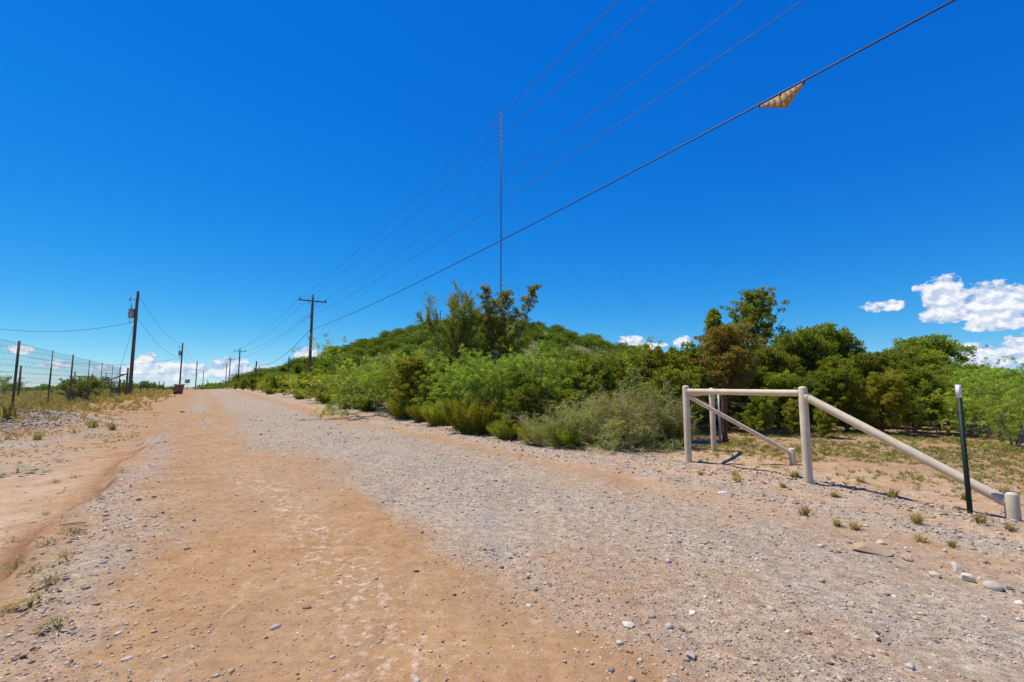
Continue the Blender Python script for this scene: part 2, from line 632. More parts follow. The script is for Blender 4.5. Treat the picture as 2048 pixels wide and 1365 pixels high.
    h = math_n(nt, 'ADD', h, math_n(nt, 'MULTIPLY', sel2, .3))
    bp = nt.nodes.new('ShaderNodeBump')
    bp.inputs['Strength'].default_value = .75
    bp.inputs['Distance'].default_value = .018
    nt.links.new(h, bp.inputs['Height'])
    nt.links.new(bp.outputs[0], b.inputs['Normal'])
    return m


def pipe_mat():
    m, nt, b = mat_new('beige_paint')
    geo = nt.nodes.new('ShaderNodeNewGeometry')
    pos = geo.outputs['Position']
    n1 = noise_n(nt, pos, 5, 6, .6)
    c = mixrgb(nt, maprange(nt, n1, .35, .65), (.56, .45, .29), (.69, .575, .39))
    chip = maprange(nt, noise_n(nt, pos, 34, 8, .7), .665, .70)
    c = mixrgb(nt, math_n(nt, 'MULTIPLY', chip, .8), c, (.20, .085, .035))
    st = nt.nodes.new('ShaderNodeMapping')
    st.inputs['Scale'].default_value = (1, 1, .12)
    nt.links.new(pos, st.inputs[0])
    c = mixrgb(nt, math_n(nt, 'MULTIPLY', maprange(nt, noise_n(nt, st.outputs[0], 30, 5, .65), .56, .72), .35), c, (.40, .27, .15))
    sz = nt.nodes.new('ShaderNodeSeparateXYZ')
    nt.links.new(pos, sz.inputs[0])
    # splashed soil on the lowest hand's breadth
    h = math_n(nt, 'ADD', sz.outputs[2], math_n(nt, 'MULTIPLY', math_n(nt, 'SUBTRACT', noise_n(nt, pos, 22, 5, .7), .5), .35))
    c = mixrgb(nt, maprange(nt, h, .05, .26, .6, 0.0), c, (.45, .285, .16))
    nt.links.new(c, b.inputs['Base Color'])
    b.inputs['Roughness'].default_value = .55
    b.inputs['Specular IOR Level'].default_value = .3
    bp = nt.nodes.new('ShaderNodeBump')
    bp.inputs['Strength'].default_value = .25
    bp.inputs['Distance'].default_value = .004
    nt.links.new(noise_n(nt, pos, 60, 5, .6), bp.inputs['Height'])
    nt.links.new(bp.outputs[0], b.inputs['Normal'])
    return m


def stone_mat():
    m, nt, b = mat_new('stone')
    a = nt.nodes.new('ShaderNodeAttribute')
    a.attribute_name = 'mask'
    geo = nt.nodes.new('ShaderNodeNewGeometry')
    n = noise_n(nt, geo.outputs['Position'], 60, 4)
    nt.links.new(mixrgb(nt, maprange(nt, n, .35, .7), a.outputs['Color'], mixrgb(nt, .5, a.outputs['Color'], (.40, .27, .17))), b.inputs['Base Color'])
    b.inputs['Roughness'].default_value = .85
    b.inputs['Specular IOR Level'].default_value = .2
    return m


MAT = {
    'ground': ground_mat(),
    'stone': stone_mat(),
    'pipe': pipe_mat(),
    'pole': simple_mat('weathered_pole_wood', (.085, .058, .042), (.20, .145, .11), .9, scale=9, bump=.5, stretch=(1, 1, .08)),
    'cedar': simple_mat('red_cedar_post', (.085, .032, .02), (.20, .085, .05), .9, scale=8, bump=.6, stretch=(1, 1, .35)),
    'greywood': simple_mat('grey_wood', (.15, .13, .115), (.30, .27, .24), .9, scale=9, bump=.4, stretch=(1, 1, .1)),
    'steel': simple_mat('galvanised_steel', (.34, .36, .38), (.50, .52, .54), .5, .4, scale=4),
    'tower': simple_mat('tower_steel', (.045, .05, .06), (.085, .095, .11), .6, .2, scale=.6),
    'dark_steel': simple_mat('dark_steel', (.035, .035, .04), (.075, .07, .07), .6, .3),
    'rust': simple_mat('rusty_steel', (.09, .05, .035), (.20, .11, .07), .85, .1, scale=14),
    'green_post': simple_mat('green_post_paint', (.009, .020, .014), (.020, .036, .026), .6, scale=12),
    'white': simple_mat('white_paint', (.70, .69, .66), (.80, .79, .77), .55),
    'wire': simple_mat('wire', (.06, .06, .065), (.11, .11, .115), .6, .3),
    'cable': simple_mat('black_cable', (.012, .011, .011), (.03, .026, .024), .5),
    'trans': simple_mat('transformer_grey', (.30, .31, .32), (.42, .43, .44), .5, scale=3),
    'porcelain': simple_mat('porcelain', (.18, .13, .10), (.26, .19, .15), .35, scale=3),
    'ochre': simple_mat('ochre_plastic', (.37, .20, .040), (.48, .27, .055), .75, scale=8),
    'bin': simple_mat('brown_bin_plastic', (.23, .105, .055), (.30, .15, .085), .55, scale=3),
    'bin_lid': simple_mat('dark_lid_plastic', (.02, .022, .024), (.045, .047, .05), .5, scale=3),
    'rubber': simple_mat('black_rubber', (.012, .012, .012), (.03, .03, .03), .8),
    'bluepipe': simple_mat('blue_pipe', (.10, .22, .42), (.30, .40, .52), .5, scale=9),
    'bark': simple_mat('bark', (.12, .088, .066), (.32, .26, .21), .95, scale=14, bump=.5, stretch=(1, 1, .3)),
    'greybark': simple_mat('grey_bark', (.14, .115, .095), (.30, .26, .22), .95, scale=10, bump=.4),
    'twig': simple_mat('pale_twig', (.36, .29, .18), (.60, .50, .34), .9, scale=8),
    'mesq': leaf_mat('mesquite_leaf', (.135, .175, .013), (.64, .66, .085), trans=.47),
    'mesq_b': leaf_mat('mesquite_leaf_cool', (.105, .175, .020), (.47, .62, .10), trans=.47),
    'jun': leaf_mat('juniper_leaf', (.105, .140, .017), (.40, .44, .052), trans=.45),
    'jun_y': leaf_mat('juniper_leaf_warm', (.130, .150, .017), (.46, .46, .052), (.40, .28, .06), .05, trans=.45),
    'rustleaf': leaf_mat('dying_juniper_leaf', (.25, .15, .042), (.48, .32, .065), (.25, .29, .035), .34, trans=.42),
    'hill': leaf_mat('hill_shrub_leaf', (.085, .135, .022), (.27, .34, .045), trans=.4),
    'straw': leaf_mat('straw_leaf', (.30, .29, .06), (.56, .53, .15), (.30, .38, .05), .4, trans=.4),
    'grass': leaf_mat('dry_grass', (.56, .41, .11), (.74, .58, .21), (.30, .31, .06), .16, trans=.35),
    'green_grass': leaf_mat('green_grass', (.20, .19, .035), (.38, .34, .085), (.55, .43, .17), .3, trans=.35),
    'weed': leaf_mat('weed_leaf', (.19, .18, .05), (.36, .33, .12), trans=.3),
    'grey_weed': leaf_mat('grey_weed_leaf', (.16, .19, .11), (.30, .33, .22), trans=.2),
}


# ------------------------------------------------------------------ the ground and the road
def polar_grid():
    rr = np.concatenate((np.exp(np.linspace(math.log(.25), math.log(1.7), 16))[:-1],
                         np.exp(np.linspace(math.log(1.7), math.log(34), 270))[:-1],
                         np.exp(np.linspace(math.log(34), math.log(320), 85))[:-1],
                         np.exp(np.linspace(math.log(320), math.log(5200), 22))))
    front = np.radians(np.linspace(-62, 62, 480))
    back = np.radians(np.linspace(62, 298, 130))[1:-1]
    aa = np.concatenate((front, back))
    R, A = np.meshgrid(rr, aa, indexing='ij')
    return R, A


def ground_masks(X, Y):
    s, n = to_sn(X, Y)
    r = np.hypot(X, Y)
    w1 = (fbm(s * .35, n * 1.1, 4, 31) - .5)
    nb = np.interp(s, [-30, 0, 8, 17, 30], [1.5, 1.55, 1.65, .45, .1])
    g = sst(n - nb + w1 * 2.2, -.7, .9) * (1 - .75 * sst(n + w1, 4.2, 5.2))
    g = g * (.62 + .5 * fbm(s * .12, n * 1.4, 3, 33))
    lanes = np.exp(-((n - .9) / .5) ** 2) + np.exp(-((n - 4.6) / .6) ** 2) + .5 * np.exp(-((n - 2.5) / .25) ** 2)
    g = g * (1 - .75 * np.clip(lanes, 0, 1) * sst(s, 12, 22) * (.5 + fbm(s * .1, n * 2, 3, 39)))
    # darker band of fresh chippings
    g = g + .45 * np.exp(-((n - 3.0 - w1) / .8) ** 2) * sst(s, 3, 7) * (1 - sst(s, 26, 45))
    # windrows on the right shoulder
    wob = (fbm(s * .3, s * 0, 3, 8) - .5) * .9
    rows = np.exp(-((n - 5.55 - wob) / .30) ** 2) + .8 * np.exp(-((n - 6.5 - wob * .7) / .4) ** 2)
    rows = rows * (.35 + .9 * fbm(s * .8, n * .8, 3, 35)) * (1 - sst(s, 60, 100))
    g = g + rows * 1.0
    # loose stones beside the left edge
    g = g + .75 * np.exp(-((n + .55 - w1 * .8) / .35) ** 2) * sst(-s, -30, -8) * fbm(s * .9, n * 1.5, 3, 36) * 1.6
    # rubble heaps
    for (hs, hn, rs, rn) in ((20.2, -3.9, 1.3, 1.0), (18.2, -4.4, 1.4, 1.0), (16.4, -4.3, 1.2, .9), (14.5, -2.9, 1.6, .8)):
        g = g + .55 * np.exp(-((s - hs) / rs) ** 2 - ((n - hn) / rn) ** 2)
    g = g + .55 * sst(-n, 1.3, 2.2) * (1 - sst(-n, 6, 8)) * sst(s, 8, 12) * (1 - sst(s, 24, 32)) * sst(fbm(X * .8, Y * .8, 3, 46), .35, .62)
    pale = sst(n, 4.6, 5.6) * (1 - sst(n, 7.6, 9.5)) * .9 + .95 * (1 - sst(n, -1.6, -1.05)) * (1 - sst(s, 8, 18))
    pale = pale * (.4 + fbm(s * .5, n * .5, 3, 37))
    veg = sst(n, 7.6, 9.2) * sst(s, 7.5, 10) + .42 * sst(n, 8.5, 11) * sst(fbm(X * .6, Y * .6, 3, 38), .35, .6)
    veg = veg + sst(-n, 2.6, 5) * sst(s, 14, 22) * .75 + sst(-n, 5, 9) * .5
    veg = veg + sst(r, 90, 150) * .8
    hr = np.hypot(X - HILL[0], Y - HILL[1])
    veg = veg * (1 - .85 * sst(-hr, -16, -8))
    g = g * (1 - sst(r, 110, 150)) + .2 * sst(-hr, -20, -8)
    return np.clip(g, 0, 1), np.clip(pale, 0, 1), np.clip(veg, 0, 1)


def scarp_mask(X, Y):
    s, n = to_sn(X, Y)
    edge = -.95 + (fbm(s * .55, n * 0 + 3.0, 3, 5) - .5) * .7
    m = np.exp(-((n - edge + .04) / .13) ** 2) * sst(-s, -18, -9) * sst(fbm(s * 1.7, n * 2, 2, 41), .2, .55)
    ch = np.exp(-((n - .75 - (fbm(s * .4, s * 0, 2, 43) - .5) * .8) / .28) ** 2) * sst(fbm(s * .9, n * 2.0, 3, 44), .38, .6) * (1 - sst(s, 9, 16))
    return m - ch


def build_ground():
    R, A = polar_grid()
    X, Y = R * np.sin(A), R * np.cos(A)
    Z = terrain(X, Y)
    nr, na = R.shape
    V = np.stack((X, Y, Z), -1).reshape(-1, 3)
    V = np.vstack((V, (0, 0, th(0, 0))))
    g, p, v = ground_masks(V[:, 0], V[:, 1])
    attr = np.stack((g, p, v, scarp_mask(V[:, 0], V[:, 1])), 1)
    i, j = np.meshgrid(np.arange(nr - 1), np.arange(na), indexing='ij')
    j2 = (j + 1) % na
    Q = np.stack((i * na + j, i * na + j2, (i + 1) * na + j2, (i + 1) * na + j), -1).reshape(-1, 4)[:, ::-1]
    T = np.stack((np.full(na, len(V) - 1), np.arange(na), (np.arange(na) + 1) % na), -1)[:, ::-1]
    cen = V[Q].mean(1)
    s, n = to_sn(cen[:, 0], cen[:, 1])
    isroad = (n > -.95) & (n < 6.0) & (np.abs(s) < 400)

    def sub(name, Qs, Ts=None):
        used = np.unique(np.concatenate((Qs.ravel(), Ts.ravel() if Ts is not None else np.array([], int))))
        remap = np.full(len(V), -1)
        remap[used] = np.arange(len(used))
        me = mesh_np(name, V[used], remap[Qs], remap[Ts] if Ts is not None else None, MAT['ground'], smooth=True, attrs={'mask': attr[used]})
        return tag(obj(name, me), kind='structure')
    sub('ground', Q[~isroad])
    sub('road', Q[isroad], T)


build_ground()


# ------------------------------------------------------------------ plant generators
def nrm(v):
    return v / (np.linalg.norm(v, axis=-1, keepdims=True) + 1e-9)


def blades(P, D, Ln, W, r, N=None, jit=.85):
    """flat leaf blades: root points, directions, lengths, half widths, optional facing direction"""
    side = nrm(np.cross(D, r.normal(size=P.shape) if N is None else N + r.normal(0, jit, P.shape)))
    w = np.asarray(W).reshape(-1, 1)
    l = np.asarray(Ln).reshape(-1, 1)
    E = P + D * l
    Mi = P + D * l * .5
    V = np.stack((P - side * w * .35, Mi - side * w, E + side * 0, Mi + side * w), 1)
    k = len(P)
    Q = np.arange(k * 4).reshape(k, 4)
    return V.reshape(-1, 3), Q


def seg_mesh(segs, sides=5):
    """tapered limb pieces, all vectorised"""
    S = np.array([(*a, *b, r0, r1) for a, b, r0, r1 in segs])
    P0, P1, r0, r1 = S[:, :3], S[:, 3:6], S[:, 6], S[:, 7]
    d = nrm(P1 - P0)
    ref = np.where(np.abs(d[:, 2:3]) < .9, np.array([[0, 0, 1.0]]), np.array([[1.0, 0, 0]]))
    a = nrm(np.cross(d, ref))
    b = np.cross(d, a)
    ang = np.arange(sides) / sides * 2 * math.pi
    ring = np.cos(ang)[None, :, None] * a[:, None] + np.sin(ang)[None, :, None] * b[:, None]
    V = np.concatenate((P0[:, None] + ring * r0[:, None, None], (P1 + d * (r1 * .4)[:, None])[:, None] + ring * r1[:, None, None]), 1)
    k = len(S)
    base = (np.arange(k) * 2 * sides)[:, None]
    j = np.arange(sides)
    Q = np.stack((base + j, base + (j + 1) % sides, base + sides + (j + 1) % sides, base + sides + j), -1).reshape(-1, 4)
    return V.reshape(-1, 3), Q


def grow(p, d, L, rad, lev, prm, r, segs, twigs):
    k = prm['nseg'][lev]
    last = lev == len(prm['nseg']) - 1
    for i in range(k):
        d = nrm(d + r.normal(0, prm['wig'][lev], 3) + np.array((0, 0, prm['trop'][lev])))
        p1 = p + d * (L / k)
        f0, f1 = 1 - .6 * i / k, 1 - .6 * (i + 1) / k
        segs.append((p, p1, rad * f0, rad * f1))
        if last or (lev == len(prm['nseg']) - 2 and i >= k - 2):
            twigs.append((p, p1))
        if not last and i >= prm['start'][lev]:
            for _ in range(prm['kids'][lev]):
                ax = nrm(np.cross(d, r.normal(size=3)))
                an = math.radians(r.uniform(*prm['ang']))
                nd = d * math.cos(an) + ax * math.sin(an)
                grow(p1, nrm(nd), L * prm['ratio'][lev] * r.uniform(.6, 1.2), max(rad * f1 * .5, .004), lev + 1, prm, r, segs, twigs)
        p = p1


def sprays(twigs, per, r, size=.17, droop=.3, npair=4):
    """feathery compound leaves: pairs of leaflets along a short stalk, all in one plane"""
    Tg = np.array([(*a, *b) for a, b in twigs])
    idx = np.repeat(np.arange(len(Tg)), per)
    k = len(idx)
    f = r.random(k)[:, None]
    P = Tg[idx, :3] * (1 - f) + Tg[idx, 3:] * f
    D = nrm(nrm(Tg[idx, 3:] - Tg[idx, :3]) * .6 + r.normal(size=P.shape) * .6 + np.array((0, 0, -droop)))
    N = nrm(np.array((0, 0, .8)) + r.normal(0, .75, P.shape))
    S = nrm(np.cross(D, N))
    L = size * r.uniform(.7, 1.25, k)
    PV, DV, NV = [], [], []
    for i in range(npair):
        for sg in (-1, 1):
            PV.append(P + D * (L * (.25 + .75 * i / npair))[:, None])
            DV.append(nrm(S * sg + D * .65 + r.normal(0, .12, P.shape)))
            NV.append(N)
    PV, DV, NV = (np.stack(v, 1).reshape(-1, 3) for v in (PV, DV, NV))
    m = 2 * npair
    V, Q = blades(PV, DV, np.repeat(L, m) * r.uniform(.38, .55, k * m), np.repeat(L, m) * r.uniform(.055, .09, k * m), r, NV, .12)
    gt = r.beta(.7, .8, len(Tg))
    t = np.clip(.55 * gt[idx] + .45 * r.random(k), 0, 1)
    return V, Q, np.repeat(t, m * 4)


def twig_leaves(twigs, per, Ln, W, droop, r, spread=.05):
    Tg = np.array([(*a, *b) for a, b in twigs])
    idx = np.repeat(np.arange(len(Tg)), per)
    f = r.random(len(idx))[:, None]
    P = Tg[idx, :3] * (1 - f) + Tg[idx, 3:] * f + r.normal(0, spread, (len(idx), 3))
    D = nrm(nrm(Tg[idx, 3:] - Tg[idx, :3]) * .5 + r.normal(size=P.shape) * .75 + np.array((0, 0, -droop)))
    V, Q = blades(P, D, r.uniform(*Ln, len(idx)), r.uniform(*W, len(idx)), r)
    gt = r.random(len(Tg))
    t = np.clip(.5 * gt[idx] + .5 * r.random(len(idx)), 0, 1)
    return V, Q, np.repeat(t, 4)


def mesquite(seed, H=2.9, spread=1.0, per=3, leaf='mesq', open_=False):
    r = np.random.default_rng(seed)
    segs, twigs = [], []
    prm = dict(nseg=(5, 4, 3), wig=(.16, .2, .25), trop=(.06, -.02, -.06), start=(1, 0), kids=(2, 2), ang=(30, 75), ratio=(.55, .52))
    ns = 4 if open_ else 6
    for i in range(ns):
        a = i / ns * 2 * math.pi + r.uniform(-.4, .4)
        lean = r.uniform(.35, .95) * spread
        d = nrm(np.array((math.cos(a) * lean, math.sin(a) * lean, 1.0)))
        grow(np.array((math.cos(a) * .08, math.sin(a) * .08, -.1)), d, H * r.uniform(.72, .95), .045, 0, prm, r, segs, twigs)
    # foliage gathers in tufts: whole side branches stay bare
    cells = {}
    keep = []
    for a, b in twigs:
        c = tuple(np.floor(b / .34).astype(int))
        if c not in cells:
            cells[c] = r.random() < .62
        if cells[c]:
            keep.append((a, b))
    V, Q, t = sprays(keep, per + 1, r)
    sv, sq = seg_mesh([s for s in segs if s[2] > .006], 5)
    return (mesh_np('crown', V, Q, None, MAT[leaf], t), mesh_np('trunk', sv, sq, None, MAT['bark'], smooth=True))


def juniper(seed, H, R, shape, nlimb=40, clump=.26, nbl=150, leaf='jun', low=.08, rad=.11, stems=1, skip=.0, lean_r=(.12, .32), blen=(.075, .155), bw=(.015, .029)):
    r = np.random.default_rng(seed)
    segs, clumps = [], []
    for st in range(stems):
        la = st / stems * 6.28 + r.uniform(0, 1)
        lean = 0.0 if stems == 1 else r.uniform(*lean_r)
        p = np.array((math.cos(la) * .05 * stems, math.sin(la) * .05 * stems, -.15))
        d = nrm(np.array((math.cos(la) * lean, math.sin(la) * lean, 1.0)))
        k = 14
        hh = H * (1 if st == 0 else r.uniform(.75, .97))
        tr = [p]
        for i in range(k):
            d = nrm(d + r.normal(0, .07, 3) + np.array((0, 0, .05)))
            p1 = p + d * (hh * 1.0 / k)
            segs.append((p, p1, rad * (1 - .93 * i / k), rad * (1 - .93 * (i + 1) / k)))
            p = p1
            tr.append(p)
        tr = np.array(tr)
        for c in range(3):
            clumps.append((tr[-1] + r.normal(0, .07, 3), clump * .6))
        for i in range(nlimb // stems):
            u = low + (1 - low) * ((i + r.random()) / (nlimb // stems)) * .97
            q = np.array([np.interp(u * k, np.arange(k + 1), tr[:, c]) for c in range(3)])
            a = i * 2.39996 + r.uniform(-.5, .5)
            Lm = R * shape(u) * r.uniform(.55, 1.12)
            el = math.radians(r.uniform(8, 45) + 25 * u)
            dd = np.array((math.cos(a) * math.cos(el), math.sin(a) * math.cos(el), math.sin(el)))
            m = 5
            lr = max(.008, rad * .4 * (1 - u * .7))
            for jx in range(m):
                dd = nrm(dd + r.normal(0, .13, 3) + np.array((0, 0, .09)))
                q1 = q + dd * Lm / m
                segs.append((q, q1, lr * (1 - .85 * jx / m), lr * (1 - .85 * (jx + 1) / m)))
                if jx >= 1 and r.random() > skip * (1.6 - jx / m):
                    for _ in range(2):
                        off = r.normal(0, 1, 3)
                        off[2] = abs(off[2]) * .4
                        c = q1 + off * clump * .55
                        segs.append((q1, c, lr * .3, .003))
                        clumps.append((c, clump * r.uniform(.55, 1.1) * (.7 + .3 * jx / m)))
                q = q1
    C = np.array([c for c, _ in clumps])
    S = np.array([x for _, x in clumps])
    idx = np.repeat(np.arange(len(C)), nbl)
    off = nrm(r.normal(0, 1, (len(idx), 3))) * (r.random((len(idx), 1)) ** .45) * np.array((1, 1, .8))
    P = C[idx] + off * S[idx][:, None] * .62
    out = nrm(C * np.array((1, 1, .0)) + 1e-6)
    face = nrm(off + np.array((0, 0, .35)))
    D = nrm(off * .55 + out[idx] * .3 + np.array((0, 0, .35)) + r.normal(0, .55, P.shape))
    V, Q = blades(P, D, r.uniform(*blen, len(idx)), r.uniform(*bw, len(idx)), r, face)
    gt = r.random(len(C))
    t = np.repeat(np.clip(.55 * gt[idx] + .45 * r.random(len(idx)), 0, 1), 4)
    sv, sq = seg_mesh(segs, 5)
    return (mesh_np('crown', V, Q, None, MAT[leaf], t), mesh_np('trunk', sv, sq, None, MAT['bark'], smooth=True))


def bare_tree(seed, H=6.0):
    r = np.random.default_rng(seed)
    segs, twigs = [], []
    prm = dict(nseg=(8, 5, 3), wig=(.09, .16, .22), trop=(.07, .12, .05), start=(2, 0), kids=(2, 2), ang=(22, 55), ratio=(.24, .45))
    for i in range(6):
        a = i / 6 * 6.28 + r.uniform(-.3, .3)
        lean = r.uniform(.03, .17)
        d = nrm(np.array((math.cos(a) * lean, math.sin(a) * lean, 1.0)))
        grow(np.array((math.cos(a) * .12, math.sin(a) * .12, -.1)), d, H * r.uniform(.72, .98), .075, 0, prm, r, segs, twigs)
    tw = [t for t in twigs if r.random() < .75]
    P, D = [], []
    Tg = np.array([(*a, *b) for a, b in tw])
    idx = np.repeat(np.arange(len(Tg)), 17)
    P = Tg[idx, 3:] + r.normal(0, .06, (len(idx), 3))
    D = nrm(r.normal(size=P.shape) + np.array((0, 0, .5)))
    V, Q = blades(P, D, r.uniform(.06, .13, len(P)), r.uniform(.014, .026, len(P)), r)
    t = np.repeat(np.clip(.5 * r.random(len(Tg))[idx] + .5 * r.random(len(P)), 0, 1), 4)
    sv, sq = seg_mesh([(a, b, max(c, .015), max(e, .013)) for a, b, c, e in segs], 4)
    return (mesh_np('crown', V, Q, None, MAT['jun_y'], t), mesh_np('trunk', sv, sq, None, MAT['greybark'], smooth=True))


def twiggy(seed, H=2.0, leaf='straw'):
    r = np.random.default_rng(seed)
    segs, twigs = [], []
    prm = dict(nseg=(6, 4, 3), wig=(.22, .28, .3), trop=(-.06, -.05, -.03), start=(0, 0), kids=(2, 2), ang=(35, 85), ratio=(.48, .5))
    for i in range(11):
        a = i / 11 * 6.28 + r.uniform(-.3, .3)
        lean = r.uniform(.25, 1.1)
        d = nrm(np.array((math.cos(a) * lean, math.sin(a) * lean, 1.0)))
        grow(np.array((math.cos(a) * .15, math.sin(a) * .15, -.05)), d, H * r.uniform(.75, 1.2), .016, 0, prm, r, segs, twigs)
    V, Q, t = twig_leaves(twigs, 8, (.03, .075), (.007, .015), .1, r, .05)
    segs = [(a, b, max(c, .0065), max(e, .0055)) for a, b, c, e in segs]
    sv, sq = seg_mesh(segs, 3)
    return (mesh_np('leaves', V, Q, None, MAT[leaf], t), mesh_np('branches', sv, sq, None, MAT['twig'], smooth=True))


def broom(seed, H=1.15, R=.8, leaf='jun_y'):
    """upright bushy shrub made of many plume-like shoots"""
    r = np.random.default_rng(seed)
    segs, P, D, G = [], [], [], []
    for i in range(95):
        a, rr = r.uniform(0, 6.28), math.sqrt(r.random())
        p = np.array((math.cos(a) * rr * .25, math.sin(a) * rr * .25, 0))
        d = nrm(np.array((math.cos(a) * rr * .95, math.sin(a) * rr * .95, 1.0)))
        L = H * r.uniform(.6, 1.08) * (1.05 - .2 * rr) * (R / .8 if rr > .6 else 1)
        k = 5
        g = r.random()
        for jx in range(k):
            d = nrm(d + r.normal(0, .08, 3) + np.array((0, 0, .05)))
            q = p + d * L / k
            segs.append((p, q, .007 * (1 - jx / 6), .006 * (1 - jx / 6)))
            m = 40 if jx > 0 else 16
            f = r.random((m, 1))
            w = .085 * (1 - .13 * jx)
            P.append(p + (q - p) * f + r.normal(0, w, (m, 3)))
            D.append(nrm(d * 1.0 + r.normal(0, .4, (m, 3))))
            G.append(np.full(m, g))
            p = q
    P, D, G = np.concatenate(P), np.concatenate(D), np.concatenate(G)
    V, Q = blades(P, D, r.uniform(.05, .11, len(P)), r.uniform(.006, .012, len(P)), r)
    t = np.repeat(np.clip(.5 * G + .5 * r.random(len(P)), 0, 1), 4)
    sv, sq = seg_mesh(segs, 3)
    return (mesh_np('crown', V, Q, None, MAT[leaf], t), mesh_np('trunk', sv, sq, None, MAT['bark'], smooth=True))


def hill_shrub(seed, H=2.0, R=1.5):
    r = np.random.default_rng(seed)
    nc = 46
    u = r.random(nc)
    a = r.uniform(0, 6.28, nc)
    rad = R * np.sqrt(r.random(nc)) * np.sqrt(np.clip(1 - (u * .9) ** 2, .05, 1))
    C = np.stack((np.cos(a) * rad, np.sin(a) * rad, .15 + u * H * .85), 1)
    idx = np.repeat(np.arange(nc), 42)
    off = r.normal(0, .5, (len(idx), 3))
    P = C[idx] + off * .42
    D = nrm(nrm(off) + np.array((0, 0, .4)) + r.normal(0, .4, P.shape))
    V, Q = blades(P, D, r.uniform(.16, .30, len(P)), r.uniform(.04, .07, len(P)), r, nrm(off + np.array((0, 0, .4))))
    gt = r.random(nc)
    t = np.repeat(np.clip(.6 * gt[idx] + .4 * r.random(len(idx)), 0, 1), 4)
    return mesh_np('hill_shrub', V, Q, None, MAT['hill'], t)


def mesh_h(me):
    z = np.empty(len(me.vertices) * 3, np.float32)
    me.vertices.foreach_get('co', z)
    z = z.reshape(-1, 3)
    return float(np.percentile(z[:, 2], 99.8)), float(np.percentile(np.abs(z[:, 0]), 97))


dome = lambda u: math.sqrt(max(.02, 1 - (max(0, u - .35) / .68) ** 2)) * (.75 + .25 * min(1, u / .3))
cone = lambda u: max(.10, 1.02 - u) ** .8
tall_open = lambda u: max(.14, math.sin(min(1, max(0, (u - .18) / .86)) * math.pi) ** .7) if u > .18 else .12
VAR = {
    'mesq': [mesquite(11), mesquite(12, 2.6, 1.25), mesquite(13, 3.1, .9, leaf='mesq_b'), mesquite(14, 2.8, 1.15, leaf='mesq_b')],
    'mesq_open': [mesquite(21, 3.2, .8, per=2, leaf='mesq_b', open_=True)],
    'jun': [juniper(31, 3.0, 1.7, dome, 72, .25, 46), juniper(32, 2.7, 1.9, dome, 72, .26, 46), juniper(33, 3.2, 1.6, dome, 72, .24, 46, leaf='jun_y')],
    'jun_big': [juniper(41, 6.0, 2.7, lambda u: (.45 + u * .9 if u < .55 else max(.12, 1.0 - (u - .55) * 1.75)), 120, .23, 40, rad=.17, low=.12, skip=.34)],
    'jun_cone': [juniper(42, 5.2, 1.5, cone, 92, .21, 40, low=.05)],
    'jun_sparse': [bare_tree(51), juniper(52, 6.0, 1.0, tall_open, 150, .18, 30, leaf='jun_y', rad=.10, stems=5, low=.2, skip=.22, blen=(.06, .12), bw=(.013, .024), lean_r=(.04, .15))],
    'jun_rust': [juniper(61, 3.4, 1.7, lambda u: .5 if u < .3 else dome(u), 74, .20, 36, leaf='rustleaf', low=.28, rad=.10, skip=.12)],
    'jun_fan': [juniper(71, 1.7, 1.25, dome, 54, .15, 34, leaf='jun', stems=6, rad=.05, low=.1, blen=(.06, .13), bw=(.012, .024))],
    'twig': [twiggy(81), twiggy(82, 1.8)],
    'broom': [broom(91), broom(92, .95, .9), broom(93, 1.05, .85)],
}
DIM = {k: [mesh_h(c) for c, _ in v] for k, v in VAR.items()}


def plant(kind, var, name, label, cat, loc, h, rz, group=None, wide=1.0, parts=('trunk', 'crown')):
    crown, trunk = VAR[kind][var]
    sc = h / DIM[kind][var][0]
    root = tag(obj(name, None, None, loc, rz, (sc * wide, sc * wide, sc)), label, cat, group)
    obj(crown.name.split('.')[0], crown, root)
    obj(trunk.name.split('.')[0], trunk, root)
    return root


def plant_px(kind, var, name, label, cat, px, py, ptop, dist=None, group=None, wide=1.0, rz=None):
    """stands where the pixel of its foot meets the ground (or at a given forward distance), as tall as its top pixel says"""
    if dist is None:
        b = hit(px, py)
    else:
        d = ray(px, 772)
        b = np.array((d[0] / d[1] * dist, dist, 0.0))
        b[2] = th(b[0], b[1])
    t = at_depth(px, ptop, b[1])
    h = max(.4, t[2] - b[2])
    return plant(kind, var, name, label, cat, b, h, rng.uniform(0, 6.28) if rz is None else rz, group, wide)


# ------------------------------------------------------------------ single trees that stand out
plant_px('jun_sparse', 0, 'juniper_tree', 'tall half-bare juniper with many thin grey stems in front of the hill', 'tree', 908, 0, 572, 23, wide=.9)
plant_px('jun_sparse', 1, 'juniper_tree', 'tall sparse dark juniper with leafy top, in line with the radio mast', 'tree', 996, 0, 575, 22.5, wide=.95)
plant_px('jun_big', 0, 'juniper_tree', 'tallest broad dark green juniper behind the beige pipe fence', 'tree', 1525, 0, 578, 21)
plant_px('jun_cone', 0, 'juniper_tree', 'narrow pointed dark juniper behind the rust-coloured juniper', 'tree', 1432, 0, 622, 23)
for px_, tp_, d_, lb_ in ((1292, 690, 20, 'slim spire-topped juniper, first of three left of the rust-coloured juniper'), (1322, 694, 21, 'slim spire-topped juniper, middle of three left of the rust-coloured juniper'), (1350, 696, 19, 'slim spire-topped juniper right beside the rust-coloured juniper')):
    plant_px('jun_cone', 0, 'juniper_tree', lb_, 'tree', px_, 0, tp_, d_, wide=.9)
plant_px('jun_rust', 0, 'juniper_tree', 'rust-brown dying juniper standing over the red cedar post', 'tree', 1436, 0, 652, 13.2)
plant_px('mesq_open', 0, 'mesquite_tree', 'thin mesquite with open twiggy top rising above the right-hand thicket', 'tree', 1962, 0, 694, 15)
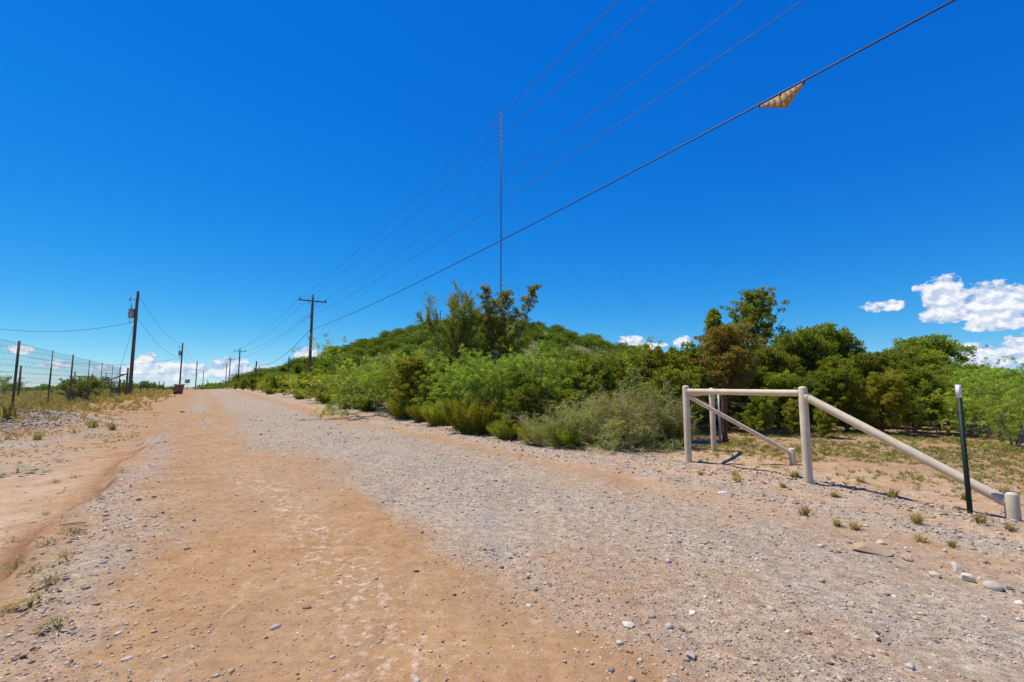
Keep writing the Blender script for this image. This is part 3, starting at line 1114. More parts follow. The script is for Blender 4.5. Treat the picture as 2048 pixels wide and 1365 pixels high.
plant_px('mesq', 2, 'mesquite_bush', 'bright green mesquite bush at the edge of the grassy clearing', 'bush', 2030, 893, 735, wide=.9)
plant_px('broom', 0, 'broom_bush', 'round yellow-green plumed bush at the gravel road edge, foremost of the thicket', 'bush', 945, 868, 792, wide=1.0)
plant_px('twig', 0, 'thorn_bush', 'large pale leafless thorn bush beside the beige corner post', 'bush', 1275, 893, 745, wide=1.05)
plant_px('twig', 1, 'thorn_bush', 'low straw-coloured thorn bush spreading over the gravel shoulder', 'bush', 1170, 892, 790, wide=1.15)

for (px, py, tp, w, v, lab) in ((1090, 889, 805, 1.1, 0, 'tangled grey-twigged thorn bush on the berm short of the pale thorn bushes'), (1230, 895, 770, 1.0, 1, 'pale twiggy thorn bush between the low straw bush and the large leafless one'),
                                (1325, 893, 775, .9, 1, 'bleached twiggy thorn bush right against the beige corner post'), (1000, 862, 800, .9, 0, 'grey twiggy thorn bush behind the round yellow-green plumed bush')):
    plant_px('twig', v, 'thorn_bush', lab, 'bush', px, py, tp, wide=w)

# ------------------------------------------------------------------ roadside thicket (foot pixel x, y, top pixel y)
G_M, G_J, G_B = 'mesquite bushes in the roadside thicket', 'dark junipers in the roadside thicket', 'low broom bushes along the road edge'
L_M = 'bright feathery mesquite bush growing in the thicket right of the road'
L_J = 'dark green juniper bush growing in the thicket right of the road'
L_B = 'low yellow-green broom bush at the foot of the thicket along the road'
front = [
    ('jun', 470, 780, 764), ('jun', 486, 781, 758), ('jun', 505, 783, 756), ('mesq', 526, 785, 757), ('jun', 548, 787, 752), ('jun', 570, 790, 750), ('mesq', 592, 794, 748),
    ('jun', 612, 797, 748), ('jun', 636, 801, 744), ('mesq', 662, 806, 736), ('jun', 690, 811, 726), ('mesq', 716, 816, 720), ('mesq', 748, 822, 702), ('mesq', 790, 829, 682),
    ('jun', 835, 836, 712), ('jun', 866, 842, 726), ('jun', 905, 848, 742), ('jun', 935, 845, 730), ('mesq', 985, 852, 690), ('mesq', 1035, 858, 688), ('mesq', 1085, 864, 700),
    ('mesq', 1128, 868, 690), ('jun', 1175, 872, 712), ('jun', 1050, 874, 770), ('jun', 1120, 880, 780), ('jun', 1325, 880, 735), ('jun', 1235, 862, 715), ('jun', 1290, 866, 700), ('jun', 1345, 866, 712),
]
rk = np.random.default_rng(5)


def road_label(kind, s, n, h):
    what = {'mesq': 'bright feathery mesquite bush', 'jun': 'dark green juniper bush', 'broom': 'low yellow-green broom bush'}[kind]
    where = 'behind the pale thorn bushes' if s < 14 else 'near the two tall half-bare junipers' if s < 27 else 'short of the nearest crossarm pole' if s < 43 else \
        'just past the nearest crossarm pole' if s < 62 else 'below the short wooden pole' if s < 88 else 'by the second crossarm pole'
    row = 'at the road edge' if n < 9.4 else 'deeper in the thicket' if n < 16 else 'far back in the thicket'
    return '%s %s, %s' % (what, row, where)


def tag_road(o, kind):
    sN, nN = to_sn(o.location.x, o.location.y)
    o['label'] = road_label(kind, sN, nN, 0)
    return o


for i, (k, px, py, tp) in enumerate(front):
    m = k == 'mesq'
    tag_road(plant_px(k, int(rk.integers(len(VAR[k]))), 'mesquite_bush' if m else 'juniper_bush', L_M if m else L_J, 'bush', px, py, tp, None, G_M if m else G_J, rk.uniform(1.0, 1.25)), k)
for (px, py, tp) in ((848, 843, 806), (812, 838, 790), (735, 823, 792), (700, 816, 780), (652, 808, 786), (880, 850, 800), (1012, 878, 838), (1068, 887, 846),
                     (600, 799, 784), (540, 789, 775), (1140, 894, 850), (1352, 894, 845)):
    tag_road(plant_px('broom', int(rk.integers(3)), 'broom_bush', L_B, 'bush', px, py, tp, None, G_B, rk.uniform(.95, 1.25)), 'broom')
# second and third rows behind
for i in range(120):
    s = rk.uniform(9, 112)
    n = 9.6 + abs(rk.normal(0, 1)) * 9
    X, Y = from_sn(s, n)
    m = rk.random() < .42
    k = 'mesq' if m else 'jun'
    tag_road(plant(k, int(rk.integers(len(VAR[k]))), 'mesquite_bush' if m else 'juniper_bush', L_M if m else L_J, 'bush', (X, Y, th(X, Y)), rk.uniform(1.7, 2.7), rk.uniform(0, 6.28), G_M if m else G_J, rk.uniform(1.0, 1.35)), k)

# right-hand thicket behind the pipe fence
G_R, G_RM = 'junipers behind the pipe fence', 'mesquites behind the clearing'
L_R = 'olive green juniper in the thicket behind the beige pipe fence'
L_RM = 'light green mesquite in the thicket behind the grassy clearing'
right = [
    ('jun', 1385, 13.5, 735, 1.1), ('jun', 1480, 14.0, 728, 1.1), ('jun', 1530, 15.5, 700, 1.1), ('jun', 1590, 16.5, 668, 1.0), ('jun', 1625, 17.5, 655, .9), ('jun', 1690, 17, 664, .9), ('jun', 1655, 15, 715, 1.1),
    ('jun', 1560, 13.2, 745, 1.1), ('jun', 1620, 12.8, 752, 1.1), ('jun', 1690, 12.6, 735, 1.1), ('jun', 1735, 14, 705, 1.0), ('jun', 1800, 15, 697, 1.1), ('jun', 1850, 15, 696, 1.1), ('jun', 1760, 12.2, 745, 1.1),
    ('jun', 1820, 12.4, 735, 1.1), ('mesq', 1900, 13.5, 735, 1.1), ('mesq', 1880, 11.8, 765, 1.1), ('mesq', 1945, 12, 742, 1.1), ('mesq', 2010, 12.6, 712, 1.1), ('mesq', 2070, 12, 720, 1.1), ('jun', 1450, 17, 700, 1.1),
    ('jun', 1400, 17, 715, 1.1), ('jun', 1355, 18, 705, 1.0), ('jun', 1310, 20, 700, 1.0), ('jun', 1270, 22, 698, 1.0), ('mesq', 1990, 10.8, 790, 1.0), ('jun', 1510, 11.8, 790, 1.0), ('jun', 1580, 11.6, 800, 1.0), ('jun', 1640, 11.2, 808, 1.0),
]
def tag_right(o, k):
    q = o.location
    what = 'light green mesquite' if k == 'mesq' else 'olive green juniper'
    a = q.x / q.y
    beside = 'beside the rust-coloured juniper' if a < .5 else 'around the tallest broad juniper' if a < .68 else 'behind the long pipe brace' if a < .9 else 'behind the grassy clearing past the T-post'
    o['label'] = '%s %s, %s' % (what, beside, 'at the edge of the brush' if q.y < 13.3 else 'in the middle of the brush' if q.y < 19 else 'at the back of the brush')
    return o


for (k, px, dist, tp, w) in right:
    m = k == 'mesq'
    tag_right(plant_px(k, int(rk.integers(len(VAR[k]))), 'mesquite_bush' if m else 'juniper_bush', L_RM if m else L_R, 'bush', px, 0, tp, dist, G_RM if m else G_R, w), k)
for i in range(60):
    Y = rk.uniform(17, 60)
    X = Y * rk.uniform(.22, 1.3)
    tag_right(plant('jun', int(rk.integers(3)), 'juniper_bush', L_R, 'bush', (X, Y, th(X, Y)), rk.uniform(2.2, 3.1), rk.uniform(0, 6.28), G_R, rk.uniform(1.0, 1.3)), 'jun')

# hill shrubs
HS = [hill_shrub(101), hill_shrub(102, 1.7, 1.6), hill_shrub(103, 2.3, 1.4)]
cnt = 0
while cnt < 298:
    a, rr = rk.uniform(0, 6.28), 70 * math.sqrt(rk.random())
    X, Y = HILL[0] + math.cos(a) * rr, HILL[1] + math.sin(a) * rr
    if Y > HILL[1] + 10 or (rr < 13 and rk.random() < .75):
        continue
    sc = rk.uniform(.85, 1.5)
    o = obj('hill_shrub', HS[int(rk.integers(3))], None, (X, Y, th(X, Y) - .1), rk.uniform(0, 6.28), (sc * rk.uniform(1.15, 1.6), sc * rk.uniform(1.15, 1.6), sc * .85))
    part_ = 'close to the radio mast on top of the hill' if rr < 20 else 'on the roadside flank of the hill' if X < HILL[0] - 22 else 'on the flank of the hill away from the road' if X > HILL[0] + 22 else 'on the front slope of the hill below the mast'
    tag(o, '%s green shrub %s' % ('large' if sc > 1.18 else 'small', part_), 'shrub', 'shrubs covering the hill')
    cnt += 1

# low scrub carpet between the shrubs
def hill_scrub():
    r = np.random.default_rng(61)
    k = 5600
    a, rr = r.uniform(0, 6.28, k), 78 * np.sqrt(r.random(k))
    X, Y = HILL[0] + np.cos(a) * rr, HILL[1] + np.sin(a) * rr
    ok = (Y < HILL[1] + 8) & ((rr > 11) | (r.random(k) < .3))
    X, Y = X[ok], Y[ok]
    C = np.stack((X, Y, terrain(X, Y) + .5), 1)
    idx = np.repeat(np.arange(len(C)), 32)
    off = nrm(r.normal(size=(len(idx), 3))) * r.random((len(idx), 1)) ** .4
    P = C[idx] + off * np.array((1.0, 1.0, .6)) * r.uniform(.6, 1.2, len(C))[idx][:, None]
    V, Q = blades(P, nrm(off + r.normal(0, .5, P.shape)), r.uniform(.3, .55, len(P)), r.uniform(.08, .15, len(P)), r, nrm(off + np.array((0, 0, .6))))
    t = np.repeat(np.clip(.6 * r.random(len(C))[idx] + .4 * r.random(len(P)), 0, 1), 4)
    tag(obj('hill_scrub', mesh_np('hill_scrub', V, Q, None, MAT['hill'], t)), 'low green scrub covering the hillside', 'scrub', kind='stuff')


hill_scrub()

# left side: junipers in the mesh fence, bush at the end of it, far tree line
plant_px('jun_fan', 0, 'juniper_bush', 'spreading dark juniper growing through the mesh fence', 'bush', 157, 802, 752, wide=1.3)
plant_px('jun_fan', 0, 'juniper_bush', 'dark juniper bush hiding the foot of the transformer pole', 'bush', 248, 789, 763, wide=1.0)
plant_px('jun_fan', 0, 'juniper_bush', 'small dark juniper bush left of the transformer pole bush', 'bush', 230, 790, 771, wide=.9)
plant_px('mesq', 3, 'mesquite_bush', 'green mesquite bush behind the tall mesh fence', 'bush', 8, 792, 745, wide=.8)
for i in range(130):
    a = math.radians(rk.uniform(-56, -29))
    rr = rk.uniform(95, 330)
    X, Y = math.sin(a) * rr, math.cos(a) * rr
    s, n = to_sn(X, Y)
    if -6 < n < 12:
        continue
    tag(obj('plain_shrub', HS[int(rk.integers(3))], None, (X, Y, th(X, Y) - .1), rk.uniform(0, 6.28), rk.uniform(.5, .85) * (1 + rr / 330)),
        'dark distant shrub on the plain left of the road', 'shrub', 'distant shrubs on the plain')


# ------------------------------------------------------------------ beige pipe corner fence
def vpost(base, ztop, rad, sides=20, sink=.12, dome=True):
    b = np.asarray(base, float)
    zs = [b[2] - sink, ztop - rad * .55]
    rs = [rad, rad]
    if dome:
        for a in (25, 50, 72, 86):
            zs.append(ztop - rad * .55 + rad * .55 * math.sin(math.radians(a)))
            rs.append(rad * math.cos(math.radians(a)))
    pts = [(b[0], b[1], z) for z in zs]
    return MB().path(pts, rs, sides)


def fence_corner():
    root_p = hit(1377, 923)
    root = thing('pipe_fence', 'beige painted steel pipe corner fence with slanting braces beside the gravel road', 'fence', root_p)

    def part(name, mb):
        me_o = mb.build(name, MAT['pipe'], root, loc=tuple(-root_p))
        smooth_by_angle(me_o, 35)
        return me_o
    spots = {}
    for key, (px, py, tp, r) in {'main': (1617, 965, 773, .056), 'left': (1377, 923, 771, .056), 'back': (1428, 902, 776, .05)}.items():
        b = hit(px, py)
        zt = at_depth(px + (tp - py) * .0 - (px - 1024) * (py - tp) / 9200, tp, b[1])[2]
        spots[key] = (b, zt)
        part('post', vpost(b, zt, r))
    for key, (px, py, tp, r) in {'near_stub': (2027, 1041, 983, .058), 'far_stub': (1586, 930, 896, .05)}.items():
        b = hit(px, py)
        zt = at_depth(px, tp, b[1])[2]
        spots[key] = (b, zt)
        part('anchor_post', vpost(b, zt, r))

    def top(k, dz):
        b, z = spots[k]
        return np.array((b[0], b[1], z - dz))
    part('rail', MB().path([top('left', .105), top('main', .095)], .046, 20, False))
    part('rail', MB().path([top('left', .16), top('back', .10)], .042, 20, False))
    part('brace', MB().path([top('main', .125), top('near_stub', .13)], .052, 20, False))
    part('brace', MB().path([top('left', .17), top('far_stub', .10)], .036, 20, False))
    # weld beads at the joints
    def weld(p, q, rad, off):
        d = nrm(np.asarray(q) - np.asarray(p))
        a = np.asarray(p) + d * off
        part('weld', MB().path([a - d * .006, a, a + d * .01], [rad + .002, rad + .007, rad + .001], 20, False))
    weld(top('main', .095), top('left', .105), .046, .058)
    weld(top('left', .105), top('main', .095), .046, .058)
    weld(top('main', .125), top('near_stub', .13), .052, .068)
    weld(top('near_stub', .13), top('main', .125), .052, .068)
    weld(top('far_stub', .10), top('left', .17), .036, .058)
    weld(top('left', .17), top('far_stub', .10), .036, .066)
    return spots


SPOTS = fence_corner()


def t_post():
    b = hit(1943, 1028)
    zt = at_depth(1917, 770, b[1])[2]
    root = thing('t_post', 'dark green steel T-post with white painted tip in front of the pipe brace', 'post', b, math.radians(20))
    h = zt - b[2]
    hw = .135
    m = MB().box((0, .016, (h - hw) / 2 - .15), (.006, .034, h - hw + .3)).box((0, -.002, (h - hw) / 2 - .15), (.042, .006, h - hw + .3))
    for i in range(int((h - hw) / .055)):
        m.box((0, -.008, .03 + i * .055), (.012, .008, .022))
    m.build('shaft', MAT['green_post'], root)
    m = MB().box((0, .016, h - hw / 2), (.0065, .034, hw)).box((0, -.002, h - hw / 2), (.0425, .0065, hw))
    m.box((0, -.008, h - .04), (.012, .008, .022)).box((0, -.008, h - .095), (.012, .008, .022))
    m.build('white_tip', MAT['white'], root)


t_post()


def cedar_posts():
    b = hit(1452, 889)
    root = thing('cedar_post', 'reddish cedar fence post with grey pipe and short steel bar behind the beige corner', 'post', b)
    zt = at_depth(1450, 778, b[1])[2] - b[2]
    r = np.random.default_rng(3)
    pts = [(r.normal(0, .008), r.normal(0, .008), z) for z in np.linspace(-.2, zt, 12)]
    MB().path(pts, [.056 + r.normal(0, .005) for _ in pts], 10).build('post', MAT['cedar'], root, True)
    MB().path([(-.13, -.02, -.1), (-.125, -.02, zt * .95)], .022, 10).build('pipe', MAT['steel'], root, True)
    MB().box((.28, 0, zt * .72), (.46, .03, .05)).build('bar', MAT['dark_steel'], root)
    for k, z in enumerate((.25, .5, .75)):
        MB().path([(.0, .0, z * zt), (-1.2, .4, z * zt + .02), (-2.6, .9, z * zt - .02)], .004, 5).build('strand', MAT['rust'], root)
    a, c = hit(1305, 889), hit(1446, 887)
    pts = [a + (c - a) * f + np.array((0, 0, .05)) for f in np.linspace(0, 1, 8)]
    tag(MB().path(pts, .026, 10).build('water_pipe', MAT['bluepipe'], None, True), 'weathered blue water pipe lying on the ground under the thorn bush', 'pipe')


cedar_posts()

# ------------------------------------------------------------------ power line on the right
NANG = math.atan2(.568, .823)


def pole_mesh(name, h, r0, r1, parent, mat='pole', lean=(0, 0)):
    pts = [(lean[0] * f, lean[1] * f, -.4 + (h + .4) * f) for f in np.linspace(0, 1, 8)]
    return MB().path(pts, np.linspace(r0, r1, 8), 14).build(name, MAT[mat], parent, True)


def insulator(parent, p, s=1.0):
    prof = [(0, .018), (.05, .018), (.055, .05), (.09, .055), (.10, .032), (.12, .05), (.15, .045), (.17, .02)]
    MB().path([(p[0], p[1], p[2] + z * s) for z, _ in prof], [r * s for _, r in prof], 10).build('insulator', MAT['porcelain'], parent, True)


def cross_pole(label, X, Y, ztop, arm=2.45, group=None, pin=True):
    g = th(X, Y)
    h = ztop - g
    root = thing('utility_pole', label, 'utility pole', (X, Y, g), NANG, group)
    pole_mesh('pole', h, .155, .105, root)
    za = h - .42
    MB().box((0, -.14, za), (arm, .09, .115)).build('crossarm', MAT['pole'], root)
    for sgn in (-1, 1):
        MB().path([(sgn * .46, -.15, za - .06), (sgn * .05, -.13, za - .48)], .018, 6).build('arm_brace', MAT['dark_steel'], root)
        insulator(root, (sgn * (arm / 2 - .1), -.14, za + .055), 1.3)
    if pin:
        insulator(root, (0, 0, h - .02), 1.5)
    insulator(root, (-.16, 0, h - 2.0), 1.0)
    return root


def wire_through(points_s_z, nn, s0, s1, rad, name, label, group=None, mat='wire', N=60, n1=None):
    S, Z = np.array(points_s_z).T
    cf = np.polyfit(S, Z, 2)
    ss = np.linspace(s0, s1, N)
    zz = np.polyval(cf, ss)
    pts = [(*from_sn(s, nn), z) for s, z in zip(ss, zz)]
    return tag(MB().path(pts, rad, 6).build(name, MAT[mat], None, True), label, 'wire' if name != 'cable' else 'cable', group), cf


def span(p0, p1, sag, rad, name, label, cat='wire', group=None, mat='wire', N=24):
    p0, p1 = np.asarray(p0, float), np.asarray(p1, float)
    pts = []
    for f in np.linspace(0, 1, N):
        p = p0 + (p1 - p0) * f
        pts.append((p[0], p[1], p[2] - 4 * sag * f * (1 - f)))
    return tag(MB().path(pts, rad, 5).build(name, MAT[mat], None, True), label, cat, group)


YA = 42.0
PA = at_depth(625.5, 594, YA)
PA[:2] = PA[:2]
sA, nA = to_sn(PA[0], PA[1])
cross_pole('nearest tall wooden utility pole with crossarm standing in the roadside thicket', PA[0], PA[1], PA[2])
zA = PA[2]

SB = -14.0
specs = [(-1.12, zA - .25, (997, 236), (1237, 0), 'left arm end'), (0.0, zA + .2, (997, 281), (1308, 0), 'pole top'),
         (1.12, zA - .25, (997, 365), (1487, 0), 'right arm end'), (-.15, zA - 1.75, (997, 408), (1608, 0), 'bracket below the crossarm')]
ztops = []
for dn, za, mid, ex, where in specs:
    nn = nA + dn
    pm, pe = at_n(*mid, nn), at_n(*ex, nn)
    _, cf = wire_through([(sA, za), (to_sn(*pm[:2])[0], pm[2]), (to_sn(*pe[:2])[0], pe[2])], nn, SB, sA, .0075, 'power_line',
                         'thin overhead power wire running from the %s of the nearest crossarm pole' % where)
    ztops.append(float(np.polyval(cf, SB)))
nn = nA - .15
c_pts = [(1000, 482), (1500, 222), (1905, 0)]
cz = [(sA, at_n(622, 660, nn)[2])] + [(to_sn(*at_n(*c, nn)[:2])[0], at_n(*c, nn)[2]) for c in c_pts]
CAB, CCF = wire_through(cz, nn, SB, sA, .0145, 'cable', 'thick black overhead cable carrying the ochre triangular plate', None, 'cable')
XB, YB = from_sn(SB, nA)
cross_pole('wooden utility pole with crossarm on the roadside behind the viewpoint', XB, YB, max(ztops) - .1)

# further poles of the line
line = [(480, 699, 100, 'wooden crossarm pole, second along the thicket side of the road'), (461, 716, 132, 'wooden crossarm pole, third along the thicket side of the road'),
        (453.5, 728, 164, 'wooden crossarm pole, farthest along the thicket side of the road')]
prev = (PA[0], PA[1], zA)
for i, (px, tp, Yd, lab) in enumerate(line):
    p = at_depth(px, tp, Yd)
    cross_pole(lab, p[0], p[1], p[2])
    for dn, dz in ((-1.12, -.25), (0, .2), (1.12, -.25), (-.15, -1.75)):
        a = np.array((prev[0] + .823 * dn, prev[1] + .568 * dn, prev[2] + dz))
        c = np.array((p[0] + .823 * dn, p[1] + .568 * dn, p[2] + dz))
        span(a, c, .9 if i == 0 else .5, .012, 'power_line', 'thin sagging wire between distant crossarm poles beside the road', 'wire', 'distant power wires on the right line')
    prev = p


def plain_pole(label, px, tp, Yd, r0=.13, cat='utility pole', arm=0.0, group=None):
    p = at_depth(px, tp, Yd)
    g = th(p[0], p[1])
    root = thing('utility_pole', label, cat, (p[0], p[1], g), NANG, group)
    pole_mesh('pole', p[2] - g, r0, r0 * .72, root)
    MB().path([(0, 0, p[2] - g - .02), (0, 0, p[2] - g + .12)], [.05, .02], 8).build('cap', MAT['dark_steel'], root, True)
    if arm:
        MB().box((0, -.1, p[2] - g - .4), (arm, .08, .1)).build('crossarm', MAT['pole'], root)
    else:
        insulator(root, (.12, 0, p[2] - g - .35), 1.0)
    return p


pE = plain_pole('short wooden pole without crossarm where the thick cable ends', 513, 723, 75)
pF = plain_pole('lone wooden pole rising from the thicket left of the nearest crossarm pole base', 578, 714, 100)
pH = plain_pole('thin pole on the bare top of the hill', 881, 621, 146, .16)
cA = np.array((*from_sn(sA, nn), cz[0][1]))
span(cA, pE + np.array((0, 0, -.6)), 1.1, .02, 'cable', 'thick black cable sagging from the nearest crossarm pole to the short pole', 'cable', None, 'cable')
span(pE + np.array((0, 0, -.6)), at_depth(480, 733, 100), .9, .018, 'cable', 'black cable sagging from the short pole to the second crossarm pole', 'cable', None, 'cable')
span(pF + np.array((0, 0, -.3)), pH + np.array((0, 0, -.3)), 2.0, .022, 'power_line', 'thin wire climbing from the lone thicket pole to the hilltop pole')

# ochre triangular plate clipped under the thick cable
def marker():
    s0 = to_sn(*at_n(1519, 213, nn)[:2])[0]
    s1 = to_sn(*at_n(1605, 166, nn)[:2])[0]
    tipp = at_n(1573, 216, nn)
    st = to_sn(*tipp[:2])[0]
    zc = lambda s: float(np.polyval(CCF, s))
    o = np.array((*from_sn(s0, nn), zc(s0)))
    root = thing('cable_marker', 'ochre triangular slotted plate clipped under the thick overhead cable', 'cable marker', o)
    u = np.array((-.568, .823, 0.0))
    nv = np.array((.823, .568, 0.0))
    A = (s0 + .03, zc(s0) - .045)
    B = (s1 - .05, zc(s1) - .03)
    C = (st, tipp[2])
    # slotted plate: strips between slots, a rim along each side
    mb = MB()

    def strip(poly):
        k = len(poly)
        V = [u * s + np.array((0, 0, z)) + nv * (nn + w) - o for w in (-.012, .012) for s, z in poly]
        Q = [[i, (i + 1) % k, (i + 1) % k + k, i + k] for i in range(k)]
        if k == 4:
            mb.add(V, Q + [[3, 2, 1, 0], [4, 5, 6, 7]])
        else:
            mb.add(V, Q, [[2, 1, 0], [3, 4, 5]])
    lerp = lambda P, R, f: (P[0] + (R[0] - P[0]) * f, P[1] + (R[1] - P[1]) * f)
    low = lambda f: lerp(A, C, f / .46) if f < .46 else lerp(C, B, (f - .46) / .54)
    fs = [0, .12, .138, .23, .248, .34, .358, .45, .468, .58, .598, .69, .708, .80, .818, 1.0]
    for i in range(0, len(fs) - 1):
        f0, f1 = fs[i], fs[i + 1]
        t0, t1, b0, b1 = lerp(A, B, f0), lerp(A, B, f1), low(f0), low(f1)
        if i % 2 == 0:
            strip([t0, t1, b1, b0] if f0 > 0 and f1 < 1 else ([t0, t1, b1] if f0 == 0 else [t0, t1, b0]))
        else:
            strip([t0, t1, lerp(t1, b1, .2), lerp(t0, b0, .2)])
            strip([lerp(t0, b0, .66), lerp(t1, b1, .66), b1, b0])
    mb.build('plate', MAT['ochre'], root)
    for s in (s0 + .0, (s0 + s1) / 2, s1 - .02):
        p = u * s + nv * nn + np.array((0, 0, zc(s))) - o
        MB().path([p + np.array((0, 0, .035)), p + np.array((0, 0, -.02)), p + np.array((0, 0, -.075))], [.012, .022, .012], 8).build('clip', MAT['dark_steel'], root, True)


marker()


# ------------------------------------------------------------------ radio mast on the hill
def mast():
    Yt = 148.0
    b = at_depth(1001.5, 700, Yt)
    X = b[0]
    g = th(X, Yt)
    ztop = at_depth(997, 224, Yt)[2]
    h = ztop - g
    root = thing('radio_mast', 'tall thin grey lattice radio mast with guy wires on the hilltop', 'radio mast', (X, Yt, g))
    R = .27
    A = [(R * math.cos(a), R * math.sin(a)) for a in (math.pi / 2, math.pi * 7 / 6, math.pi * 11 / 6)]
    for x, y in A:
        MB().path([(x, y, -.5), (x, y, h)], .042, 6).build('leg', MAT['tower'], root)
    m = MB()
    k = int(h / .95)
    for i in range(k):
        z0, z1 = h * i / k, h * (i + 1) / k
        for jx in range(3):
            p, q = A[jx], A[(jx + 1) % 3]
            if i % 2:
                p, q = q, p
            m.path([(*p, z0), (*q, z1)], .028, 4, False)
            m.path([(*A[jx], z1), (*A[(jx + 1) % 3], z1)], .024, 4, False)
    m.build('lattice', MAT['tower'], root)
    # side-mounted antenna bays near the top, one small dish low down
    for i in range(10):
        z = h - .4 - i * 1.42
        m = MB()
        m.path([(-.1, 0, z), (-1.15, -.1, z)], .05, 6)
        m.path([(-1.15, -.1, z - .28), (-1.15, -.1, z + .28)], .06, 6)
        m.path([(-1.45, -.1, z + .12), (-.85, -.1, z - .12)], .045, 6)
        m.build('antenna_bay', MAT['dark_steel'], root)
    MB().path([(.1, 0, h), (.1, 0, h + 1.6)], .05, 6).build('lightning_rod', MAT['dark_steel'], root)
    MB().path([(.75, -.2, 8 + h * .06), (.75, -.55, 8 + h * .06)], [.5, .42], 12).build('dish', MAT['white'], root)
    for z, e in ((.98, 62), (.80, 62), (.62, 50), (.42, 50), (.24, 38)):
        for a in (200, 320, 80):
            ca, sa = math.cos(math.radians(a)), math.sin(math.radians(a))
            gx, gy = X + ca * e, Yt + sa * e
            MB().path([(ca * .3, sa * .3, h * z), (ca * e, sa * e, th(gx, gy) - g)], .014, 4, False).build('guy_wire', MAT['wire'], root)


mast()


# ------------------------------------------------------------------ left side: transformer poles, tall mesh fence, low fence, bin, sign
def transformer_pole(label, px, tp, Yd, r0=.15):
    p = at_depth(px, tp, Yd)
    g = th(p[0], p[1])
    h = p[2] - g
    root = thing('utility_pole', label, 'utility pole', (p[0], p[1], g), .15)
    pole_mesh('pole', h, r0, r0 * .74, root)
    zt = h - 2.05
    tr = MB().path([(-.36, -.05, zt - .45), (-.36, -.05, zt - .42), (-.36, -.05, zt + .42), (-.36, -.05, zt + .47)], [.18, .235, .235, .10], 16).build('transformer', MAT['trans'], root, True)
    MB().path([(-.36, -.05, zt + .32), (-.36, -.05, zt + .37)], .25, 16).build('lid_band', MAT['dark_steel'], tr, True)
    prof = [(0, .03), (.08, .06), (.1, .035), (.18, .055), (.2, .03), (.3, .045), (.34, .015)]
    MB().path([(-.40, -.05, zt + .46 + z) for z, _ in prof], [r for _, r in prof], 8).build('bushing', MAT['porcelain'], tr, True)
    MB().box((-.12, -.05, zt + .2), (.2, .08, .1)).box((-.12, -.05, zt - .25), (.2, .08, .1)).build('bracket', MAT['dark_steel'], root)
    MB().path([(-.05, 0, h - .75), (-.62, -.05, h - .8)], .02, 6).build('fuse_arm', MAT['dark_steel'], root)
    MB().path([(-.62, -.05, h - .95), (-.52, -.05, h - .55)], .035, 8).build('fuse', MAT['porcelain'], root)
    MB().path([(-.55, -.05, h - .9), (-.42, -.02, h - 1.2), (-.40, -.05, zt + .78)], .012, 5).build('jumper', MAT['cable'], root)
    MB().path([(-.36, -.2, zt - .4), (-.42, -.15, zt - .95), (-.2, -.1, zt - .85), (-.12, -.05, zt - .55)], .016, 5).build('drip_loop', MAT['cable'], root)
    insulator(root, (.1, 0, h - .45), 1.0)
    return p, zt + g


pP1, zP1 = transformer_pole('brown wooden pole with grey transformer at the corner of the mesh fence', 276, 583, 41)
pP2, zP2 = transformer_pole('wooden transformer pole standing behind the brown wheeled bin', 365.5, 686, 88)
pP3 = plain_pole('distant wooden pole beyond the small road sign, with a box near its top', 394.5, 723, 150, .17)
plain_pole('slim distant wooden pole in the dip beyond the road crest', 407.5, 742, 205, .17)
plain_pole('farthest small wooden pole with crossarm beyond the road crest', 415, 760, 300, .22, arm=2.6)
G_L = 'wires between the left-hand poles'
L_L = 'thin sagging wire between the left-hand wooden poles'
for a, b, z0, z1 in ((pP1, pP2, -.45, -.3), (pP1, pP2, -2.4, -2.9), (pP2, pP3, -.45, -.3), (pP2, pP3, -2.4, -2.6)):
    span(a + np.array((.1, 0, z0)), b + np.array((0, 0, z1)), 1.0, .014, 'power_line', L_L, 'wire', G_L)
span((pP1[0] - .1, pP1[1], zP1 - .75), at_depth(-160, 627, 34), 1.15, .016, 'service_cable', 'black service cable sagging leftwards from the transformer pole above the mesh fence', 'cable', None, 'cable')
span((pP2[0] - .1, pP2[1], zP2 - .95), at_depth(60, 716, 74), 1.2, .02, 'service_cable', 'black service cable running left from the pole behind the bin', 'cable', None, 'cable')
span(pP3 + np.array((0, 0, -2.6)), at_depth(200, 746, 130), 1.0, .025, 'service_cable', 'faint service cable running left from the distant third pole', 'cable', None, 'cable')
gp = hit(222, 793)
span((pP1[0] - .15, pP1[1], zP1 - 1.15), gp, 0.0, .012, 'guy_wire', 'taut guy wire from the transformer pole down to the ground', 'wire', None, 'wire', 4)


